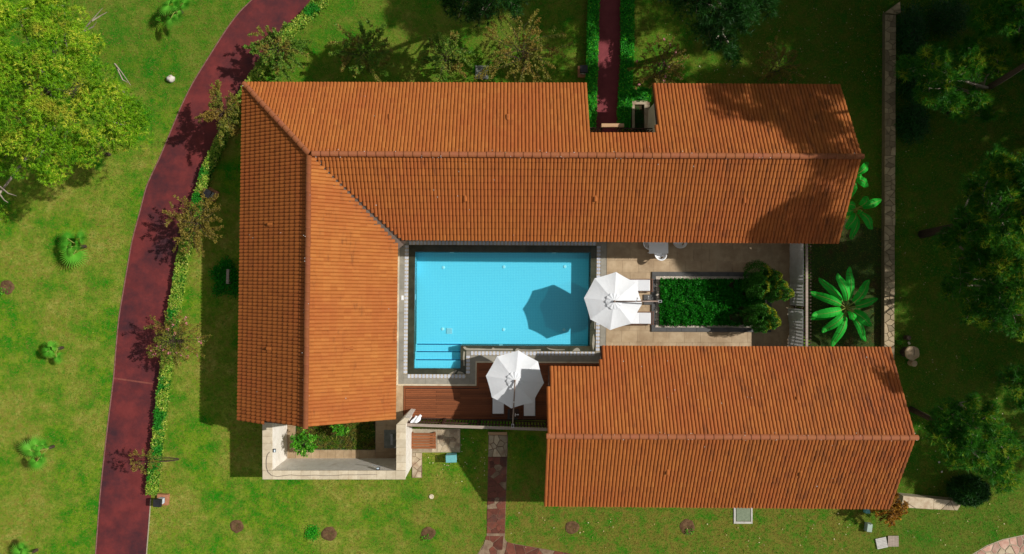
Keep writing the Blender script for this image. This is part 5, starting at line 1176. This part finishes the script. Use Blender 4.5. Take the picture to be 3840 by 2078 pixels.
fan_palm(322, 925, [(246, 888, 32), (240, 928, 30), (272, 968, 44), (305, 885, 30), (264, 935, 28), (292, 925, 22)], 'largest fan palm in the middle of the west lawn')
fan_palm(236, 1304, [(184, 1308, 30), (216, 1346, 24), (198, 1296, 22), (170, 1322, 22), (190, 1326, 20)], 'smallest fan palm, left of the red road joint')
fan_palm(202, 1674, [(102, 1688, 44), (128, 1662, 32), (134, 1742, 32), (164, 1664, 22), (156, 1720, 26), (140, 1690, 26)], 'wide fan palm with yellow stalks on the lower west lawn')
fan_palm(140, 2062, [(66, 2072, 36), (98, 2078, 28), (84, 2050, 24)], 'fan palm cut by the bottom edge of the lawn')
def banana(cx, cy, tips, label, zc=1.3):
    b = P(cx, cy, 0.0); b = P(cx, cy, zc); b.z = 0; t = thing('banana_plant', b, label, 'banana plant', 'banana plants east of the houses')
    part('stem', MB().tube([b, b + Vector((.03, .02, zc))], [.13, .08], 9), 'petiole', t, True)
    for (px, py, zt, wd) in tips:
        tip = P(px, py, zt); st = b + Vector((0, 0, zc)); hl = (tip - st).length; mb = MB(); n = 14; vs = []; tn = []; mid = []
        d = Vector((tip.x - st.x, tip.y - st.y, 0)).normalized(); s = Vector((-d.y, d.x, 0)); lift = random.uniform(.35, .6)
        for i in range(n + 1):
            q = i / n; c = st.lerp(tip, q) + Vector((0, 0, lift * math.sin(math.pi * min(1, q * 1.15)) * .8 - .25 * q * q)); mid.append(c)
        tone = random.uniform(.2, .85)
        for i in range(3, n):
            q0, q1 = i / n, (i + 1) / n
            wf = lambda q: wd * 1.02 * (max(0, math.sin(math.pi * min(1, (q - .14) / .86 * .92 + .06))) ** .62) if q < .995 else .02
            for sg in (-1, 1):
                w0, w1 = wf(q0), wf(q1); tear = random.random() < .10; sw = random.uniform(-.015, .015); w0 *= random.uniform(.94, 1.03); a, c_ = mid[i], mid[min(i + 1, n)]
                if tear: a = a.lerp(c_, .14)
                e0 = a + s * sg * w0 + Vector((0, 0, -.10 * w0 / wd * .8 + sw)) + d * .05; e1 = c_ + s * sg * w1 + Vector((0, 0, -.10 * w1 / wd * .8 + sw)) + d * .05
                m0 = a.lerp(e0, .5) + Vector((0, 0, .025)); m1 = c_.lerp(e1, .5) + Vector((0, 0, .025))
                mb.add([a, c_, m1, m0, e1, e0], [(0, 1, 2, 3), (3, 2, 4, 5)] if sg > 0 else [(3, 2, 1, 0), (5, 4, 2, 3)], [tone, tone, tone * .85, tone * .85, tone * .9, tone * .9])
        lf = part('leaf', mb, 'banana', t); part('midrib', MB().tube([m_ + Vector((0, 0, .008)) for m_ in mid], [.02 - .016 * i / n for i in range(n + 1)], 4), 'petiole', lf)
banana(3172, 1155, [(3196, 1002, 2.2, .22), (3151, 1027, 2.4, .22), (3080, 1044, 1.7, .20), (3048, 1097, 1.8, .22), (3055, 1184, 2.3, .24), (3045, 1197, 1.5, .22), (3269, 1052, 2.4, .24), (3300, 1122, 1.9, .2), (3271, 1202, 1.5, .2), (3277, 1222, 2.2, .24), (3093, 1247, 2.0, .22), (3255, 1281, 1.8, .2), (3128, 1303, 2.1, .22), (3210, 1200, 2.6, .2)], 'largest banana plant, with many leaves, between the east fence and the long stone wall', 1.5)
banana(3203, 786, [(3314, 748, 2.0, .22), (3264, 738, 2.2, .24), (3281, 856, 2.0, .22), (3203, 895, 1.9, .20), (3186, 858, 2.1, .24), (3160, 800, 1.6, .2), (3180, 760, 2.2, .18), (3232, 800, 2.2, .14)], 'banana plant at the south-east corner of the villa roof', 1.3)
banana(3188, 668, [(3265, 608, 2.0, .20), (3264, 694, 2.1, .22), (3243, 664, 2.2, .18), (3205, 735, 1.6, .14), (3130, 640, 2.0, .2)], 'banana plant mostly hidden under the east end of the villa roof', 1.5)

# ================================================================ OPEN SHRUBS (crape myrtles)
G_ = 'open shrubs round the villa'
shrub('crape_myrtle', 1035, 190, 1.9, 108, 'myrtle_g', 'olive green open shrub beside the road north of the hip end of the villa', 30, 75, .10, G_, base_px=(1060, 215))
shrub('crape_myrtle', 1365, 195, 1.9, 122, 'myrtle_g', 'wide yellow-green open shrub north of the villa, second from the road', 26, 80, .11, G_)
shrub('crape_myrtle', 1668, 215, 1.8, 100, 'myrtle_g', 'rusty green open shrub left of the mossy concrete cover', 22, 70, .105, G_)
shrub('crape_myrtle', 1960, 195, 2.1, 165, 'myrtle', 'large sparse olive shrub right of the mossy concrete cover', 34, 62, .095, G_, tr=.04)
shrub('crape_myrtle', 838, 420, 2.5, 100, 'myrtle', 'dense brown-green shrub touching the north-west corner of the villa roof', 34, 56, .09, G_, base_px=(870, 440))
shrub('crape_myrtle', 735, 838, 1.9, 120, 'myrtle_b', 'bronze open shrub with long arching shoots over the roadside hedge', 32, 50, .085, G_, base_px=(760, 850))
shrub('crape_myrtle', 655, 1270, 1.9, 112, 'myrtle', 'sparse shrub with pink blossoms over the roadside hedge', 36, 36, .08, G_, flower=22, base_px=(690, 1280))
shrub('crape_myrtle', 545, 1725, 1.9, 58, 'myrtle', 'thin nearly leafless shrub leaning over the road at the lower end of the hedge', 12, 26, .07, G_, base_px=(670, 1722), tr=.02)
shrub('crape_myrtle', 2480, 250, 1.9, 108, 'myrtle_b', 'dark shrub with pinkish flower heads right of the garden path', 26, 45, .08, G_, flower=16)
shrub('crape_myrtle', 2925, 250, 1.8, 105, 'myrtle_b', 'faint bronze shrub in deep shade north of the villa east end', 22, 40, .08, G_)
shrub('orange_shrub', 3345, 1915, 1.2, 62, 'orange', 'orange-leaved shrub at the south-east corner of the guest house', 24, 60, .085, base_px=(3330, 1925), tr=.03)
t = thing('ivy_bed', P(850, 1050), 'dark green ivy mound against the west side of the villa', 'ground cover')
for k in range(12):
    a = random.uniform(0, 6.28); q = random.uniform(.2, 1); p = P(853 + math.cos(a) * 42 * q, 1045 + math.sin(a) * 70 * q, .12); blob_leaves(260, tuple(p), (.42, .42, .18), .11, 'cover', 'leaves', t, .8, .3)
t = thing('round_conifer', P(3630, 1838), 'dark round clipped conifer at the end of the short rubble wall', 'shrub'); c_ = P(3632, 1838, .9)
part('trunk', MB().tube([(c_.x, c_.y, 0), (c_.x, c_.y, .8)], .06, 6), 'bark', t)
np_part('crown', needle_tufts(np.array(c_) + (lambda d: d * np.array([1.05, .80, .75]) * rng.uniform(.75, 1.0, (1500, 1)))(rand_dirs(1500, .3)), rand_dirs(1500, .6), np.full(1500, .22), 8, .03), 'pine_d', t)
# dense dark laurels east of the long wall
for k, (px, py, rx, ry, lab) in enumerate(((3425, 120, 55, 120, 'northernmost dark laurel bush right of the long stone wall'), (3440, 300, 65, 90, 'dark laurel bush under the pine right of the long stone wall'), (3430, 460, 62, 75, 'southern dark laurel bush ending the shrubbery by the long stone wall'), (3560, 60, 90, 80, 'dark laurel bush in the top right shade behind the wall end'))):
    t = thing('laurel_bush', P(px, py), lab, 'bush', 'dark bushes by the stone wall'); p = P(px, py, .6)
    part('stem', MB().tube([(p.x, p.y, 0), (p.x, p.y, .7)], .05, 6), 'bark', t); blob_leaves(5200, (p.x, p.y, .35), (rx / 69, ry / 69, .75), .10, 'ivy', 'foliage', t, .7, .35, noise_amp=.3)

# ================================================================ PINES
big = [(60, 40, 6.0, 130), (190, 40, 6.2, 120), (60, 190, 6.8, 140), (200, 190, 7.2, 120), (290, 200, 5.6, 80), (330, 290, 6.0, 100), (110, 330, 7.0, 140), (260, 350, 6.8, 120), (390, 360, 5.4, 72), (60, 440, 6.0, 110), (170, 470, 6.2, 110), (330, 440, 5.2, 85), (470, 470, 4.8, 72), (500, 490, 4.5, 56), (425, 500, 4.4, 52), (455, 420, 4.8, 50),
       (150, 590, 5.2, 90), (230, 590, 4.8, 80), (330, 540, 4.6, 60), (40, 550, 4.6, 80), (0, 610, 4.2, 45), (240, 20, 5.6, 70), (-60, 300, 6.4, 140), (-50, 790, 4.0, 45)]
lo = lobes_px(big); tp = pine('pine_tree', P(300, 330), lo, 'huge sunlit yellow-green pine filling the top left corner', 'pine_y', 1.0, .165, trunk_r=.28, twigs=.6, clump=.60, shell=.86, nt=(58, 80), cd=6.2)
mb = MB()
for (a_, b_, c_) in (((305, 122, 4.6), (345, 75, 5), (385, 30, 5.2)), ((345, 78, 5), (375, 60, 5), (402, 45, 5)), ((300, 124, 4.6), (350, 100, 4.8), (362, 82, 5)), ((430, 240, 4.4), (455, 270, 4.6), (490, 320, 4.4)), ((435, 250, 4.4), (460, 300, 4.2), (480, 310, 4)), ((430, 330, 4.4), (465, 345, 4.4), (487, 372, 4.2)), ((0, 700, 3.8), (30, 725, 4), (62, 735, 4)), ((0, 730, 3.8), (15, 750, 4), (30, 760, 4))):
    part('bare_branch', MB().tube([P(*a_), P(*b_), P(*c_)], [.045, .03, .01], 4), 'twig', tp)

GP = 'pines on the east side'
def pine_r(base_px, lst, label, mat='pine_g', dens=.8, tuft=.25, nt=(26, 40), high=(), **k): return pine('pine_tree', P(*base_px), lobes_px(lst) + [(*h, h[3] * .6) for h in high], label, mat, dens * 1.1, tuft, GP, nt=nt, **k)
pine_r((3560, 420), [(3470, 240, 5.2, 55), (3400, 260, 4.4, 32), (3480, 330, 4.6, 60), (3560, 300, 5.4, 55), (3520, 220, 4.8, 40), (3560, 380, 4.4, 45), (3630, 250, 4.6, 50), (3660, 360, 4.0, 45), (3640, 190, 5, 45), (3740, 240, 4.8, 50), (3700, 440, 3.6, 22), (3590, 430, 3.6, 24)], 'sparse dark green pine with pale bare boughs in the top right', twigs=12, high=[(21.6, 9.3, 11.2, 1.7), (20.9, 10.6, 12.2, 1.5), (23.0, 8.0, 11.6, 1.8), (22.6, 10.8, 11.4, 1.7)])
pine_r((3690, 130), [(3730, 50, 6.0, 80), (3790, 30, 6.5, 80), (3820, 120, 6, 60), (3680, 80, 5, 40), (3830, 180, 5, 45), (3830, -60, 6, 90)], 'bright-tipped pine in the extreme top right corner', dens=1.1, twigs=5, high=[(22.8, 12.4, 10.6, 1.7), (24.6, 12.6, 10.8, 2.0), (21.4, 12.8, 11.6, 1.5)])
pine_r((3457, 879), [(3730, 615, 6, 62), (3800, 640, 6.5, 60), (3700, 780, 5.4, 60), (3790, 760, 7, 70), (3700, 850, 5.2, 48), (3800, 850, 7, 70), (3830, 720, 6.5, 60), (3760, 680, 6, 50), (3860, 900, 7, 70), (3900, 780, 7.5, 90), (3900, 640, 7.5, 80), (3680, 900, 4.6, 40), (3740, 940, 5, 60), (3810, 960, 5.4, 60), (3650, 700, 5, 36), (3590, 870, 3.8, 40), (3620, 820, 4.2, 44), (3560, 900, 3.2, 34), (3640, 960, 4.2, 50)], 'tall pine at the right edge level with the banana plants', 'pine_g', dens=1.3, twigs=7, trunk_r=.19, high=[(22.6, 4.6, 11.4, 1.6), (23.6, 3.4, 11.0, 1.6)])
pine_r((3700, 1080), [(3600, 1050, 4.2, 50), (3560, 1080, 3.6, 36), (3680, 1030, 5, 70), (3770, 1000, 5.6, 80), (3740, 1110, 5, 80), (3640, 1150, 4.2, 60), (3800, 1180, 5.2, 80), (3820, 1080, 6, 80), (3720, 1210, 4.2, 55), (3680, 960, 4.4, 45), (3850, 980, 6, 70)], 'drooping dark green pine below the tall one at the right edge', dens=.8, twigs=10)
pine_r((3415, 1534), [(3560, 1560, 4.6, 50), (3600, 1510, 4.4, 55), (3640, 1600, 5, 60), (3560, 1640, 4.4, 60), (3650, 1690, 4.8, 70), (3720, 1640, 4.6, 70), (3780, 1690, 4.2, 50), (3590, 1720, 4, 50), (3720, 1740, 4, 60), (3700, 1550, 4, 40), (3760, 1800, 3.6, 40), (3530, 1590, 4, 40)], 'isolated green pine beside the east gable of the guest house', dens=.75, twigs=9, trunk_r=.14)
pine_r((3760, 1420), [(3800, 1420, 4.5, 55), (3830, 1480, 5, 55), (3905, 1440, 7, 80), (3960, 1380, 7.5, 90), (3960, 1500, 7.5, 90)], 'pine whose thick trunk leans in from the right edge, lower half', dens=.7, trunk_r=.22, twigs=2)
pine('pine_tree', P(1830, 60), lobes_px([(1780, -60, 7.0, 110), (1740, 0, 6, 70), (1860, -10, 6.4, 75), (1930, -30, 6, 80), (1800, 30, 5, 55), (1690, -50, 6, 70), (1850, -90, 8, 110), (1760, 50, 4.2, 35)]), 'dark pine cut by the top edge above the sparse olive shrub', 'pine_d', 1.0, .28, 'dark pines at the top edge', twigs=3, trunk_r=.16)
pine('pine_tree', P(2690, 160), lobes_px([(2610, 0, 6.2, 90), (2690, 0, 7, 100), (2790, -10, 7, 90), (2720, 80, 5.4, 70), (2705, 160, 4.2, 48), (2640, 90, 5, 55), (2780, 80, 5, 60), (2860, 0, 6.4, 60), (2550, -40, 6.4, 80), (2740, 210, 3.4, 30)]), 'dark pine above the villa roof right of the garden path', 'pine_d', .9, .28, 'dark pines at the top edge', twigs=3, trunk_r=.18)
# neighbouring pines beyond the frame, whose shade falls on the plot
proto = None
for i, (x, y, z, s_) in enumerate(((18.5, 17.5, 8.5, 1.0), (23.5, 16.5, 9, 1.1), (13.0, 18.5, 8.5, 1.0), (28.5, 15, 9, 1.1), (32.0, 11.0, 9.5, 1.1), (33.5, 5.5, 9.5, 1.15), (33.0, .5, 8.5, 1.1), (10.5, 16.6, 8.0, .8), (3.5, 16.4, 8.0, .6), (31.5, -7.8, 8, .7), (28.4, 7.5, 9, .9), (28.4, 3.0, 8.6, .6), (30.6, -3.2, 7.6, .75), (28.2, 12.2, 9, 1.0), (25.5, 20.0, 9, 1.0), (36.5, 14.5, 10, 1.1), (29.5, -3.6, 8, .8))):
    if proto is None:
        proto = pine('pine_tree', (x, y, 0), [(x + dx, y + dy, dz, r, r * .7) for dx, dy, dz, r in ((0, 0, 9.5, 1.7), (1.7, .4, 8, 1.8), (-1.6, .5, 7.8, 1.8), (.3, 1.8, 7.4, 1.7), (-.2, -1.7, 7.6, 1.8), (1.2, -1.4, 6.2, 1.6), (-1.5, -1.1, 5.8, 1.6), (0, .8, 5.4, 1.5))], 'tall pine beyond the edge of the frame', 'pine_g', 1.0, .36, 'shade pines beyond the frame', trunk_r=.26, twigs=4); o = proto
    else: o = copy_tree(proto)
    o['label'] = 'tall pine beyond the ' + ('north' if y > 14 and x < 27 else 'east') + ' edge, ' + str(round(math.hypot(x, y))) + ' metres out, ' + str(round(y if x > 27 else x)) + (' metres north' if x > 27 else ' metres east') + ' of the pool axis'; o.location = (x, y, 0); o.scale = (s_ * 1.15, s_ * 1.15, z / 9.5); o.rotation_euler.z = i * 1.1

# ================================================================ TURF TUFTS, FALLEN LEAVES
ko = [[(893, 311), (1160, 311), (3150, 320), (3150, 912), (3030, 912), (3030, 1310), (3338, 1310), (3338, 1880), (2050, 1870), (2050, 1600), (1545, 1600), (1545, 1795), (985, 1795), (985, 1570), (893, 1570)],
      ROAD_OUT, [(2249, -200), (2336, -200), (2320, 480), (2230, 470)], [(1825, 1620), (1905, 1620), (1893, 2022), (2200, 2085), (2200, 2200), (1750, 2200), (1822, 2020)], [(1543, 1606), (1727, 1606), (1727, 1698), (1583, 1698), (1583, 1792), (1543, 1792)],
      [(3321, 20), (3362, 20), (3358, 1310), (3318, 1310)], [(3640, 2080), (3762, 2018), (3845, 2000), (3845, 2200), (3640, 2200)]]
n = 330000; X = rng.uniform(-80, 3920, n); Y = rng.uniform(-80, 2160, n); keep = np.ones(n, bool)
for poly in ko:
    c = np.zeros(n, bool)
    for i in range(len(poly)):
        (x1, y1), (x0, y0) = poly[i], poly[i - 1]
        if y1 == y0: continue
        cond = ((y1 > Y) != (y0 > Y)) & (X < (x0 - x1) * (Y - y1) / (y0 - y1) + x1); c ^= cond
    keep &= ~c
X, Y = X[keep], Y[keep]; k = H / F; c = np.stack([(X - 1920) * k, (1039 - Y) * k, np.full(len(X), .0)], 1)
n = len(c); ang = rng.uniform(0, 6.28, n); hh = rng.uniform(.025, .075, n); wd = rng.uniform(.008, .02, n); ln = rng.uniform(.02, .09, n)
dx = np.stack([np.cos(ang), np.sin(ang), np.zeros(n)], 1); sx = np.stack([-np.sin(ang), np.cos(ang), np.zeros(n)], 1)
V_ = np.stack([c - sx * wd[:, None], c + sx * wd[:, None], c + dx * ln[:, None] + np.array([0, 0, 1]) * hh[:, None]], 1).reshape(-1, 3)
np_part('grass', (V_, np.arange(3 * n).reshape(-1, 3), np.repeat(rng.beta(1.6, 2.2, n), 3)), 'grass', None, 'stuff')
lv = []
for _ in range(150): lv.append(tuple(P(random.uniform(2480, 3320), random.uniform(20, 310), .06)))
for _ in range(170): lv.append(tuple(P(random.uniform(3370, 3820), random.uniform(500, 2050), .06)))
for _ in range(60): lv.append(tuple(P(random.uniform(1600, 1820), random.uniform(1640, 1840), .06)))
for _ in range(60): lv.append(tuple(P(random.uniform(1900, 3200), random.uniform(1920, 2070), .06)))
np_part('fallen_leaves', leaf_quads(np.array(lv), .07, .7, 2), 'fallen', None, 'stuff')
